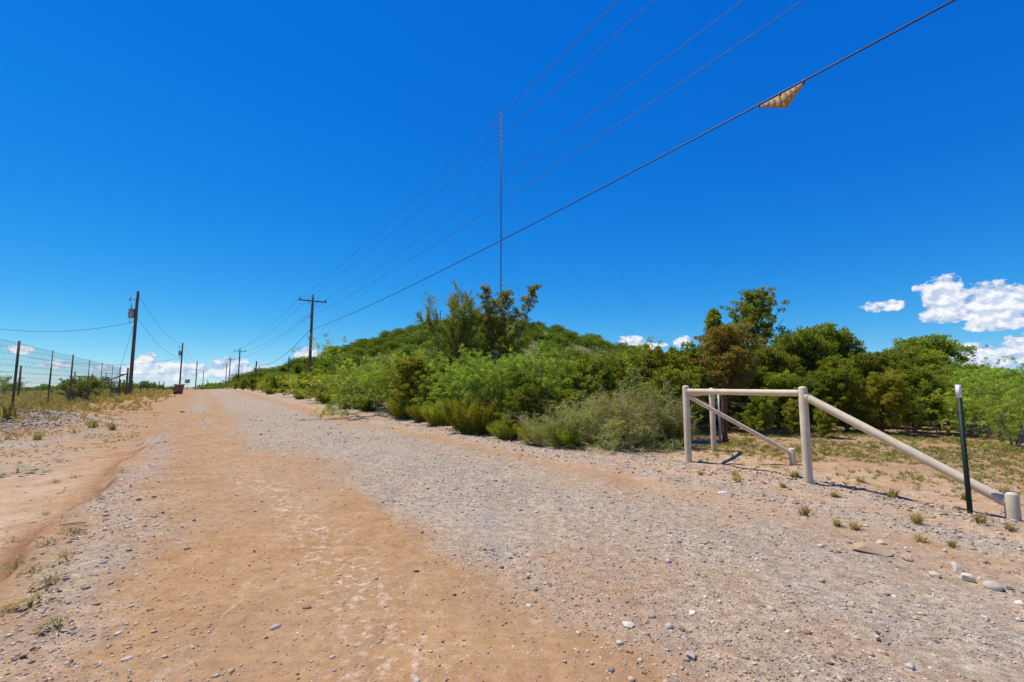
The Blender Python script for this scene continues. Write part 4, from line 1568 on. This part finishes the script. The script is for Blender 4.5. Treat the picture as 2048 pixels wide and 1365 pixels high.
def mesh_fence():
    ss = [13.6, 17.8, 22.0, 26.4, 30.2, 34.4, 38.6, 43.0, 47.0]
    wood = {2, 4, 8}
    nF = -5.0
    b0 = np.array((*from_sn(ss[2], nF), 0))
    b0[2] = th(b0[0], b0[1])
    root = thing('mesh_fence', 'tall woven wire mesh fence with dark posts on the bank left of the road', 'fence', b0)
    tops = []
    for i, s in enumerate(ss):
        X, Y = from_sn(s, nF)
        g = th(X, Y)
        zt = 2.98 + (.04 if i in wood else 0)
        tops.append((X, Y, g, 2.98))
        p = [(X, Y, g - .3), (X, Y, zt)]
        if i in wood:
            MB().path(p, [.037, .033], 10).build('post', MAT['pole'], root, True, tuple(-b0))
        else:
            MB().box((X, Y, (g - .3 + zt) / 2), (.028, .028, zt - g + .3), NANG).build('post', MAT['rust'] if i % 2 else MAT['dark_steel'], root, False, tuple(-b0))
    # braced end assembly
    Xe, Ye = from_sn(47.6, -4.6)
    ge = th(Xe, Ye)
    MB().path([(Xe, Ye, ge - .3), (Xe, Ye, 2.95)], [.08, .07], 10).build('post', MAT['pole'], root, True, tuple(-b0))
    X8, Y8 = from_sn(47, nF)
    MB().path([(X8, Y8, 2.4), (Xe, Ye, 2.45)], .04, 8).build('brace_rail', MAT['rust'], root, True, tuple(-b0))
    q = at_depth(188, 771, 33.5)
    MB().path([(Xe, Ye, 2.5), tuple(q)], .05, 8).build('brace', MAT['rust'], root, True, tuple(-b0))
    q2 = hit(236, 783)
    MB().path([(X8, Y8, 2.5), tuple(q2)], .03, 8).build('brace', MAT['greywood'], root, True, tuple(-b0))
    hs = np.concatenate((np.linspace(.02, 1.0, 8), np.linspace(1.17, 2.3, 7)))
    for i in range(len(ss) - 1):
        a, b = tops[i], tops[i + 1]
        L = math.hypot(b[0] - a[0], b[1] - a[1])
        m = MB()
        P = lambda f, q: (a[0] + (b[0] - a[0]) * f, a[1] + (b[1] - a[1]) * f, (a[2] + (b[2] - a[2]) * f) * (1 - q) + 2.98 * q)
        for hq in hs / 2.3:
            sagf = .012
            m.path([P(f, hq * .985 - sagf * 4 * f * (1 - f) * hq) for f in (0, .5, 1)], .0036 if hq < .98 else .005, 3, False)
        k = int(L / .152)
        for jx in range(1, k):
            m.path([P(jx / k, .01), P(jx / k, .978)], .003, 3, False)
        m.build('mesh_panel', MAT['wire'], root, False, tuple(-b0))


mesh_fence()


def low_fence(name, label, pts, h, rad, wires, mat, posts_mat):
    b0 = np.array((*pts[0], th(*pts[0])))
    root = thing(name, label, 'fence', b0)
    P = [(x, y, th(x, y)) for x, y in pts]
    rr = np.random.default_rng(len(pts))
    for (x, y, g) in P:
        hh = h * rr.uniform(.92, 1.06)
        MB().path([(x, y, g - .3), (x + rr.normal(0, .02), y, g + hh)], rad * rr.uniform(.8, 1.2), 7).build('post', MAT[posts_mat], root, True, tuple(-b0))
    for w in wires:
        MB().path([(x, y, g + h * w) for x, y, g in P], .008, 3, False).build('strand', MAT[mat], root, False, tuple(-b0))


low_fence('wire_fence', 'second wire fence with tall thin posts behind the mesh fence', [from_sn(s, -9.9 + .02 * (s - 50)) for s in (38, 45, 52, 60, 68, 76)], 2.3, .05, (.25, .5, .75, .97), 'wire', 'rust')
low_fence('field_fence', 'low wire field fence with wooden posts beyond the transformer pole', [from_sn(s, nq) for s, nq in ((57, -6.0), (58.6, -5.9), (63, -5.8), (64.4, -5.7), (70, -5.5), (76, -5.2), (83, -5.0), (90, -4.8), (98, -4.6))], 1.35, .06, (.3, .55, .8, .95), 'wire', 'pole')


def pipe_gate():
    a = at_depth(164, 764, 36)
    c = at_depth(240, 763, 38)
    g = th(a[0], a[1])
    root = thing('pipe_gate', 'rusty horizontal pipe rail gate behind the mesh fence brace', 'gate', (a[0], a[1], g))
    o = (-a[0], -a[1], -g)
    zt = a[2]
    for p in (a, c):
        MB().path([(p[0], p[1], th(p[0], p[1]) - .2), (p[0], p[1], zt + .05)], .05, 8).build('post', MAT['rust'], root, True, o)
    for k in (1.0, .55):
        MB().path([(a[0], a[1], g + (zt - g) * k), (c[0], c[1], g + (zt - g) * k)], .04, 8).build('rail', MAT['rust'], root, True, o)


pipe_gate()


def wheeled_bin():
    b = hit(357, 789)
    d = math.hypot(b[0], b[1])
    root = thing('wheeled_bin', 'brown wheeled rubbish bin with dark lid at the left road edge', 'bin', b, math.atan2(b[1], b[0]) - math.pi / 2)
    H = max(.9, (at_depth(357, 769, b[1])[2] - b[2]))
    k = H / 1.08
    V = []
    for z, x0, x1, y0, y1 in ((.03, -.26, .33, -.26, .26), (.10, -.29, .35, -.27, .27), (.86, -.40, .44, -.33, .33), (.93, -.41, .45, -.335, .335), (.93, -.46, .50, -.37, .37), (1.0, -.46, .50, -.37, .37)):
        V += [(x0, y0, z), (x1, y0, z), (x1, y1, z), (x0, y1, z)]
    V = np.array(V) * k
    Q = [[i * 4 + j, i * 4 + (j + 1) % 4, i * 4 + 4 + (j + 1) % 4, i * 4 + 4 + j] for i in range(5) for j in range(4)] + [[3, 2, 1, 0], [20, 21, 22, 23]]
    body = MB().add(V, Q).build('body', MAT['bin'], root)
    MB().box((.03 * k, -.335 * k, .80 * k), (.34 * k, .012, .05 * k)).build('embossed_label', MAT['bin_lid'], body)
    lid = []
    for z, e in ((1.004, .0), (1.03, .012), (1.075, -.03), (1.09, -.12)):
        lid += [(-.48 - e, -.38 - e, z), (.52 + e, -.38 - e, z), (.52 + e, .38 + e, z), (-.48 - e, .38 + e, z)]
    lid = np.array(lid) * k
    Ql = [[i * 4 + j, i * 4 + (j + 1) % 4, i * 4 + 4 + (j + 1) % 4, i * 4 + 4 + j] for i in range(3) for j in range(4)] + [[12, 13, 14, 15], [3, 2, 1, 0]]
    MB().add(lid, Ql).build('lid', MAT['bin_lid'], root)
    MB().path([(-.58 * k, -.28 * k, .98 * k), (-.58 * k, .28 * k, .98 * k)], .02, 8).box((-.53 * k, -.25 * k, .98 * k), (.12 * k, .03, .03)).box((-.53 * k, .25 * k, .98 * k), (.12 * k, .03, .03)).build('handle', MAT['bin_lid'], root)
    MB().box((-.40 * k, 0, .52 * k), (.10 * k, .46 * k, .80 * k), 0, 1.0, .13).build('back_panel', MAT['bin_lid'], root)
    for sgn in (-1, 1):
        w = MB().path([(-.33 * k, sgn * .30 * k, .13 * k), (-.33 * k, sgn * .36 * k, .13 * k)], .14 * k, 18).build('wheel', MAT['rubber'], root, False)
        MB().path([(-.33 * k, sgn * .355 * k, .13 * k), (-.33 * k, sgn * .368 * k, .13 * k)], .06 * k, 12).build('hub', MAT['bin'], w)


wheeled_bin()


def road_sign():
    Yd = 72
    p = at_depth(374.5, 766, Yd)
    g = th(p[0], p[1])
    root = thing('road_sign', 'small square grey sign plate on a thin post past the bin', 'sign', (p[0], p[1], g), .55)
    MB().box((0, 0, (p[2] - g) / 2 - .1), (.06, .04, p[2] - g + .2)).build('post', MAT['steel'], root)
    MB().box((0, -.03, p[2] - g + .25), (.66, .012, .62)).build('plate', MAT['trans'], root)


road_sign()

# ------------------------------------------------------------------ stones
ICO = None


def ico():
    t = (1 + 5 ** .5) / 2
    V = np.array([(-1, t, 0), (1, t, 0), (-1, -t, 0), (1, -t, 0), (0, -1, t), (0, 1, t), (0, -1, -t), (0, 1, -t), (t, 0, -1), (t, 0, 1), (-t, 0, -1), (-t, 0, 1)]) / math.sqrt(1 + t * t)
    T = np.array([(0, 11, 5), (0, 5, 1), (0, 1, 7), (0, 7, 10), (0, 10, 11), (1, 5, 9), (5, 11, 4), (11, 10, 2), (10, 7, 6), (7, 1, 8), (3, 9, 4), (3, 4, 2), (3, 2, 6), (3, 6, 8), (3, 8, 9), (4, 9, 5), (2, 4, 11), (6, 2, 10), (8, 6, 7), (9, 8, 1)])
    return V, T


OCT = (np.array([(1, 0, 0), (-1, 0, 0), (0, 1, 0), (0, -1, 0), (0, 0, 1), (0, 0, -1)], float),
       np.array([(0, 2, 4), (2, 1, 4), (1, 3, 4), (3, 0, 4), (2, 0, 5), (1, 2, 5), (3, 1, 5), (0, 3, 5)]))
PAL = np.array([(.70, .61, .47), (.58, .46, .32), (.45, .325, .205), (.31, .25, .19), (.22, .19, .165), (.11, .08, .06), (.27, .14, .07), (.50, .45, .385)])


def pebbles(name, X, Y, size, r, base, probs):
    BV, BT = base
    k = len(X)
    Z = terrain(X, Y)
    size = np.minimum(size, np.maximum(.026, .0032 * np.hypot(X, Y)))
    V = BV[None] * np.clip(1 + r.normal(0, .28, (k, len(BV), 1)), .45, 1.6)
    V = V * (size[:, None, None] * np.stack((r.uniform(.8, 1.35, k), r.uniform(.65, 1.05, k), r.uniform(.4, .75, k)), 1)[:, None, :])
    a = r.uniform(0, 6.28, k)
    ca, sa = np.cos(a)[:, None], np.sin(a)[:, None]
    V = np.stack((V[..., 0] * ca - V[..., 1] * sa, V[..., 0] * sa + V[..., 1] * ca, V[..., 2]), -1)
    V = V + np.stack((X, Y, Z + size * r.uniform(-.18, .26, k)), -1)[:, None]
    T = (BT[None] + (np.arange(k) * len(BV))[:, None, None]).reshape(-1, 3)
    c = PAL[r.choice(len(PAL), k, p=probs)] * r.uniform(.8, 1.15, (k, 1))
    c = np.concatenate((c, np.ones((k, 1))), 1)
    me = mesh_np(name, V.reshape(-1, 3), None, T, MAT['stone'], attrs={'mask': np.repeat(c, len(BV), 0)})
    return tag(obj(name, me), kind='stuff')


def scatter(k, r, rmin, rmax, amin=-60, amax=60):
    rad = np.exp(r.uniform(math.log(rmin), math.log(rmax), k))
    a = np.radians(r.uniform(amin, amax, k))
    return rad * np.sin(a), rad * np.cos(a), rad


def gravel():
    r = np.random.default_rng(17)
    pr = np.array([.17, .17, .16, .14, .12, .10, .06, .08])
    pr = pr / pr.sum()
    X, Y, R = scatter(250000, r, 1.9, 26)
    g, p, v = ground_masks(X, Y)
    s, n = to_sn(X, Y)
    patch = fbm(X * .9, Y * .9, 3, 77)
    keep = r.random(len(X)) < np.clip(.04 + .5 * g * sst(patch, .3, .65) + .10 * sst(n, 4.5, 6) + .12 * np.exp(-((n + .4) / .7) ** 2), 0, 1) * (1 - .8 * sst(v, .5, .9))
    X, Y, R = X[keep], Y[keep], R[keep]
    size = np.exp(r.normal(math.log(.0046), .40, len(X))) * (1 + R * .085)
    pebbles('gravel', X, Y, size, r, OCT, pr)
    X, Y, R = scatter(42000, r, 1.9, 30)
    g, p, v = ground_masks(X, Y)
    s, n = to_sn(X, Y)
    wob = (fbm(s * .3, s * 0, 3, 8) - .5) * .9
    rows = np.exp(-((n - 5.55 - wob) / .28) ** 2) + .6 * np.exp(-((n - 6.5 - wob * .7) / .35) ** 2)
    heap = np.exp(-((s - 19.3) / 2.6) ** 2 - ((n + 4.1) / .9) ** 2)
    keep = r.random(len(X)) < np.clip(.015 + .10 * g + .85 * rows * (.3 + fbm(s, n, 2, 79)) + .9 * heap, 0, 1) * (1 - .8 * sst(v, .6, .9) * (1 - heap))
    X, Y, R = X[keep], Y[keep], R[keep]
    size = np.exp(r.normal(math.log(.0105), .42, len(X))) * (1 + R * .045)
    pebbles('stones', X, Y, size, r, ico(), pr)

    k = 4200
    s = np.concatenate((r.normal(20.2, .8, k // 2), r.normal(17.8, 1.1, k // 2)))
    n = r.normal(-4.1, .6, k)
    X, Y = from_sn(s, n)
    ph = np.array([.04, .08, .24, .16, .06, .16, .24, .02])
    pebbles('rubble', X, Y, np.exp(r.normal(math.log(.015), .5, k)), r, ico(), ph)
    # coarse broken stone on the right shoulder, gathered in drifts
    k = 60000
    s = -3 + r.random(k) ** 1.5 * 26
    n = r.uniform(4.7, 8.3, k)
    X, Y = from_sn(s, n)
    dr = sst(fbm(s * .55, n * 1.6, 3, 91), .46, .66) * (.25 + .75 * sst(n, 4.9, 5.6)) * (1 - .7 * sst(n, 7.3, 8.2) * sst(-s, -9, -6))
    kp = r.random(k) < dr * .36
    X, Y = X[kp], Y[kp]
    ps = np.array([.10, .20, .26, .16, .08, .08, .09, .03])
    pebbles('shoulder_stones', X, Y, np.exp(r.normal(math.log(.0125), .5, len(X))), r, ico(), ps)
    k = 3600
    s = r.uniform(8.5, 34, k)
    n = 7.75 + r.normal(0, .42, k)
    X, Y = from_sn(s, n)
    pebbles('berm_rubble', X, Y, np.exp(r.normal(math.log(.022), .5, k)), r, ico(), pr)


gravel()


def rock(name, label, px, py, w, hgt, dep, tone, rz, seed, group=None):
    r = np.random.default_rng(seed)
    import bmesh
    bm = bmesh.new()
    bmesh.ops.create_icosphere(bm, subdivisions=3, radius=1.0)
    V = np.array([v.co[:] for v in bm.verts])
    # chip flat facets off the stone
    for _ in range(16):
        d = nrm(r.normal(size=3))
        lim = r.uniform(.42, .72)
        dd = V @ d
        V = V - np.clip(dd - lim, 0, None)[:, None] * d
    V = V * (1 + (fbm(V[:, 0] * 3 + seed, V[:, 1] * 3 + V[:, 2] * 2, 3, 3) - .5)[:, None] * .10)
    V = V / np.abs(V).max(0)
    V = V * np.array((w / 2, dep / 2, hgt / 2))
    T = np.array([[v.index for v in f.verts] for f in bm.faces])
    bm.free()
    c = np.tile((*tone, 1), (len(V), 1)) * np.concatenate((np.repeat((.85 + .3 * fbm(V[:, 0] * 20, V[:, 1] * 20, 2, 5))[:, None], 3, 1), np.ones((len(V), 1))), 1)
    me = mesh_np(name, V, None, T, MAT['stone'], attrs={'mask': c}, smooth=True)
    b = hit(px, py)
    o = obj(name, me, None, b + np.array((0, 0, hgt * .12)), rz)
    smooth_by_angle(o, 16)
    return tag(o, label, 'rock', group)


rock('rock', 'flat tan slab of rock lying in the gravel row', 1733, 1103, .33, .12, .16, (.44, .31, .19), -.75, 21)
rock('rock', 'upright pale grey rock at the right end of the gravel row', 1915, 1141, .085, .09, .08, (.56, .49, .40), .3, 2)
rock('rock', 'chunky white rock just in front of the upright pale rock', 1935, 1160, .10, .08, .09, (.60, .52, .42), .9, 3)
rock('rock', 'low cream rock left of the chunky white rock', 1871, 1155, .095, .06, .08, (.58, .48, .36), .1, 4)
rock('rock', 'wide whitish rock half sunk where the gravel row ends', 1992, 1178, .13, .08, .10, (.50, .43, .35), -.4, 25)
rock('rock', 'tan rock above the gravel row, beyond the flat slab', 1763, 1088, .09, .06, .08, (.60, .48, .34), .4, 6)
rock('rock', 'small orange-tan rock between the flat slab and the white rocks', 1818, 1122, .09, .07, .08, (.58, .44, .30), 1.4, 7)
rock('rock', 'pale cream stone bedded in the gravel road surface', 1255, 1253, .075, .035, .06, (.70, .64, .54), .2, 8)
rock('rock', 'rounded grey stone standing on the gravel road surface', 1384, 1317, .055, .045, .05, (.42, .38, .34), .2, 9)
rock('rock', 'blue-grey rock at the top of the gravel shoulder near the brush', 955, 866, .55, .22, .3, (.34, .31, .31), .2, 10)
rock('rock', 'white chalk rock on the dirt below the beige post', 1445, 986, .13, .04, .09, (.74, .70, .63), .3, 11)
rock('rock', 'brown lump of rock at the left road edge short of the bin', 365, 825, .24, .13, .18, (.30, .16, .09), .3, 12)


# ------------------------------------------------------------------ grass and weeds
def grass(name, X, Y, H, nb, r, mat, wid=.004, lean=.6):
    k = len(X)
    Z = terrain(X, Y)
    idx = np.repeat(np.arange(k), nb)
    rad = np.hypot(X, Y)[idx]
    base = np.stack((X[idx], Y[idx], Z[idx] - .01), 1) + np.concatenate((r.normal(0, .35, (len(idx), 2)) * H[idx][:, None] * .6, np.zeros((len(idx), 1))), 1)
    a = r.uniform(0, 6.28, len(idx))
    ln = r.uniform(.15, 1, len(idx)) * lean
    D = nrm(np.stack((np.cos(a) * ln, np.sin(a) * ln, np.ones(len(idx))), 1))
    L = H[idx] * r.uniform(.45, 1.1, len(idx))
    W = wid * (1 + rad * .06) * r.uniform(.7, 1.3, len(idx))
    side = nrm(np.cross(D, np.stack((np.cos(a + 1.2), np.sin(a + 1.2), r.normal(0, .2, len(idx))), 1)))
    m = base + D * (L * .6)[:, None]
    tip = base + D * L[:, None] + np.stack((np.cos(a), np.sin(a), -.8 * np.ones(len(a))), 1) * (L * .22)[:, None]
    V = np.stack((base - side * W[:, None], base + side * W[:, None], m + side * W[:, None] * .7, m - side * W[:, None] * .7, tip), 1)
    o = (np.arange(len(idx)) * 5)[:, None]
    Q = o + np.array([0, 1, 2, 3])
    T = o + np.array([3, 2, 4])
    t = np.repeat(np.clip(.55 * r.random(k)[idx] + .45 * r.random(len(idx)), 0, 1), 5)
    me = mesh_np(name, V.reshape(-1, 3), Q, T, MAT[mat], t)
    return me


def all_grass():
    r = np.random.default_rng(23)
    # left verge, dry and tall
    s = r.uniform(13, 80, 9000)
    n = -1.3 - r.random(9000) ** .8 * 13
    X, Y = from_sn(s, n)
    dens = sst(fbm(X * .35, Y * .35, 3, 51), .38, .58) * sst(-n, 1.6, 4.2) * sst(s, 14, 24)
    dens = np.maximum(dens, sst(s, 22, 32) * sst(-n, 1.3, 2.2) * sst(fbm(X * .6, Y * .6, 3, 52), .34, .55))
    keep = r.random(len(X)) < dens * np.clip(24 / np.hypot(X, Y), .4, 1)
    H = r.uniform(.10, .32, keep.sum())
    tag(obj('dry_grass', grass('dry_grass', X[keep], Y[keep], H, 16, r, 'grass', .0038)), 'dry yellow grass on the left verge', 'grass', kind='stuff')
    # far left field
    s = r.uniform(16, 110, 6000)
    n = -5 - r.random(6000) * 45
    X, Y = from_sn(s, n)
    H = r.uniform(.2, .5, len(X))
    tag(obj('field_grass', grass('field_grass', X, Y, H, 6, r, 'grass', .007)), 'dry grass in the field behind the mesh fence', 'grass', kind='stuff')
    # right clearing, short green and straw tufts
    s = r.uniform(-7, 9.5, 12000)
    n = 6.6 + r.random(12000) * 9
    X, Y = from_sn(s, n)
    dens = sst(fbm(X * 1.1, Y * 1.1, 3, 53), .30, .56) * sst(n, 7.2, 9.0) + .02
    keep = r.random(len(X)) < dens
    H = r.uniform(.04, .13, keep.sum())
    tag(obj('clearing_grass', grass('clearing_grass', X[keep], Y[keep], H, 12, r, 'green_grass', .0030, 1.1)), 'short patchy grass in the clearing round the pipe fence', 'grass', kind='stuff')
    # sparse weeds on the left flat
    s = 5 + r.random(7000) * 21
    n = -1.2 - r.random(7000) * 6.5
    X, Y = from_sn(s, n)
    dens = sst(fbm(X * .8, Y * .8, 3, 55), .40, .62) * (.03 + .97 * sst(s, 9, 13))
    keep = r.random(len(X)) < dens
    H = r.uniform(.02, .065, keep.sum())
    tag(obj('verge_weeds', grass('verge_weeds', X[keep], Y[keep], H, 8, r, 'green_grass', .0028, 1.2)), 'low straggling weeds on the muddy left verge', 'weeds', kind='stuff')
    # grass fringe along the foot of the thicket
    s = np.concatenate((r.uniform(7, 14, 700), r.uniform(14, 60, 900)))
    n = r.uniform(7.7, 9.4, len(s))
    X, Y = from_sn(s, n)
    H = r.uniform(.08, .28, len(s))
    tag(obj('thicket_grass', grass('thicket_grass', X, Y, H, 12, r, 'green_grass', .003)), 'grass along the foot of the roadside thicket', 'grass', kind='stuff')


all_grass()


def tuft_mesh(name, seed, H, mat, nb=46, wid=.004, lean=.7):
    r = np.random.default_rng(seed)
    V, Q, T, t = [], [], [], []
    for i in range(nb):
        a = r.uniform(0, 6.28)
        ln = r.uniform(.1, 1) * lean
        d = nrm(np.array((math.cos(a) * ln, math.sin(a) * ln, 1)))
        L = H * r.uniform(.5, 1.05)
        p = np.array((r.normal(0, .12 * H), r.normal(0, .12 * H), -.01))
        sd = nrm(np.cross(d, (0.2, .3, 1)))
        m = p + d * L * .55
        e = p + d * L + np.array((math.cos(a), math.sin(a), -.7)) * L * .2
        o = len(V)
        V += [p - sd * wid, p + sd * wid, m + sd * wid * .8, m - sd * wid * .8, e]
        Q.append([o, o + 1, o + 2, o + 3])
        T.append([o + 3, o + 2, o + 4])
        t += [r.random()] * 5
    return mesh_np(name, V, Q, T, MAT[mat], t)


def weed_mesh(name, seed, H, mat):
    r = np.random.default_rng(seed)
    V, Q, t = [], [], []
    for i in range(26):
        a = r.uniform(0, 6.28)
        rr = r.uniform(.1, .9) * H
        c = np.array((math.cos(a) * rr, math.sin(a) * rr, H * r.uniform(.15, .8) * (1.1 - rr / H * .6)))
        d = nrm(np.array((math.cos(a) * 1.0, math.sin(a) * 1.0, r.uniform(-.5, .5))))
        sd = nrm(np.cross(d, (0, 0, 1.0)))
        L, w = H * r.uniform(.3, .55), H * r.uniform(.05, .10)
        o = len(V)
        V += [c, c + d * L * .5 + sd * w, c + d * L - np.array((0, 0, L * .25)), c + d * L * .5 - sd * w]
        Q.append([o, o + 1, o + 2, o + 3])
        V += [np.array((0, 0, 0)), np.array((.003, 0, 0)), c + sd * .003, c]
        Q.append([o + 4, o + 5, o + 6, o + 7])
        t += [r.random()] * 4 + [.2] * 4
    return mesh_np(name, V, Q, None, MAT[mat], t)


W = [weed_mesh('weed', 201, .12, 'weed'), weed_mesh('weed', 202, .10, 'weed'), weed_mesh('weed', 203, .14, 'weed')]
for i, (px, py) in enumerate(((95, 1090), (135, 1110), (60, 1145), (110, 1160), (95, 1175), (30, 1140), (62, 1215), (15, 1225), (140, 1065), (155, 1068), (90, 1030), (25, 1085), (200, 1000), (110, 965), (90, 945), (118, 925), (150, 955), (120, 1130), (245, 945), (115, 1258))):
    tag(obj('weed', W[i % 3], None, hit(px, py), i * 1.7, float(rk.uniform(.5, .95))), 'small broad-leaved weed on the mud along the washed-out left road edge', 'weed', 'weeds on the left mud')
TU = [tuft_mesh('grass_tuft', 211 + i, .14, 'green_grass', 60, .0035, 1.0) for i in range(3)]
for i, (px, py) in enumerate(((1612, 1030), (1675, 1052), (1710, 1060), (1835, 1048), (1960, 1044), (2020, 1060), (1565, 975), (1470, 952), (1475, 965), (1590, 955), (1670, 995), (1720, 965), (1840, 1085), (1905, 1095), (1785, 995), (1930, 1000), (1400, 950))):
    tag(obj('grass_tuft', TU[i % 3], None, hit(px, py), i * 1.3, float(rk.uniform(.75, 1.25))), 'small grass tuft on the bare dirt around the beige pipe fence', 'grass tuft', 'grass tufts by the pipe fence')
SPK = [tuft_mesh('spiky_tuft', 221 + i, .62, 'green_grass', 80, .009, .75) for i in range(2)]
for i, (px, py) in enumerate(((46, 822), (80, 818), (10, 838), (190, 806), (238, 806), (300, 795), (325, 792), (225, 860), (185, 856), (75, 880))):
    tag(obj('spiky_tuft', SPK[i % 2], None, hit(px, py), i * 2.1, float(rk.uniform(.7, 1.15)) * (.7 if i > 4 else 1)), 'spiky green grass clump on the left verge below the mesh fence', 'grass clump', 'spiky clumps on the left verge')
gm = weed_mesh('grey_herb', 231, .26, 'grey_weed')
tag(obj('grey_herb', gm, None, hit(33, 948), 0, (1.3, 1.3, .6)), 'low silvery grey-green herb cushion on the left mud flat', 'herb')
# fallen stick on the mud
a, c = hit(118, 1053), hit(172, 1048)
tag(MB().path([a + np.array((0, 0, .012)), (a + c) / 2 + np.array((0, .01, .016)), c + np.array((0, 0, .012))], [.006, .009, .005], 6).build('stick', MAT['twig'], None, True), 'dry stick lying on the mud at the washed-out edge', 'stick')
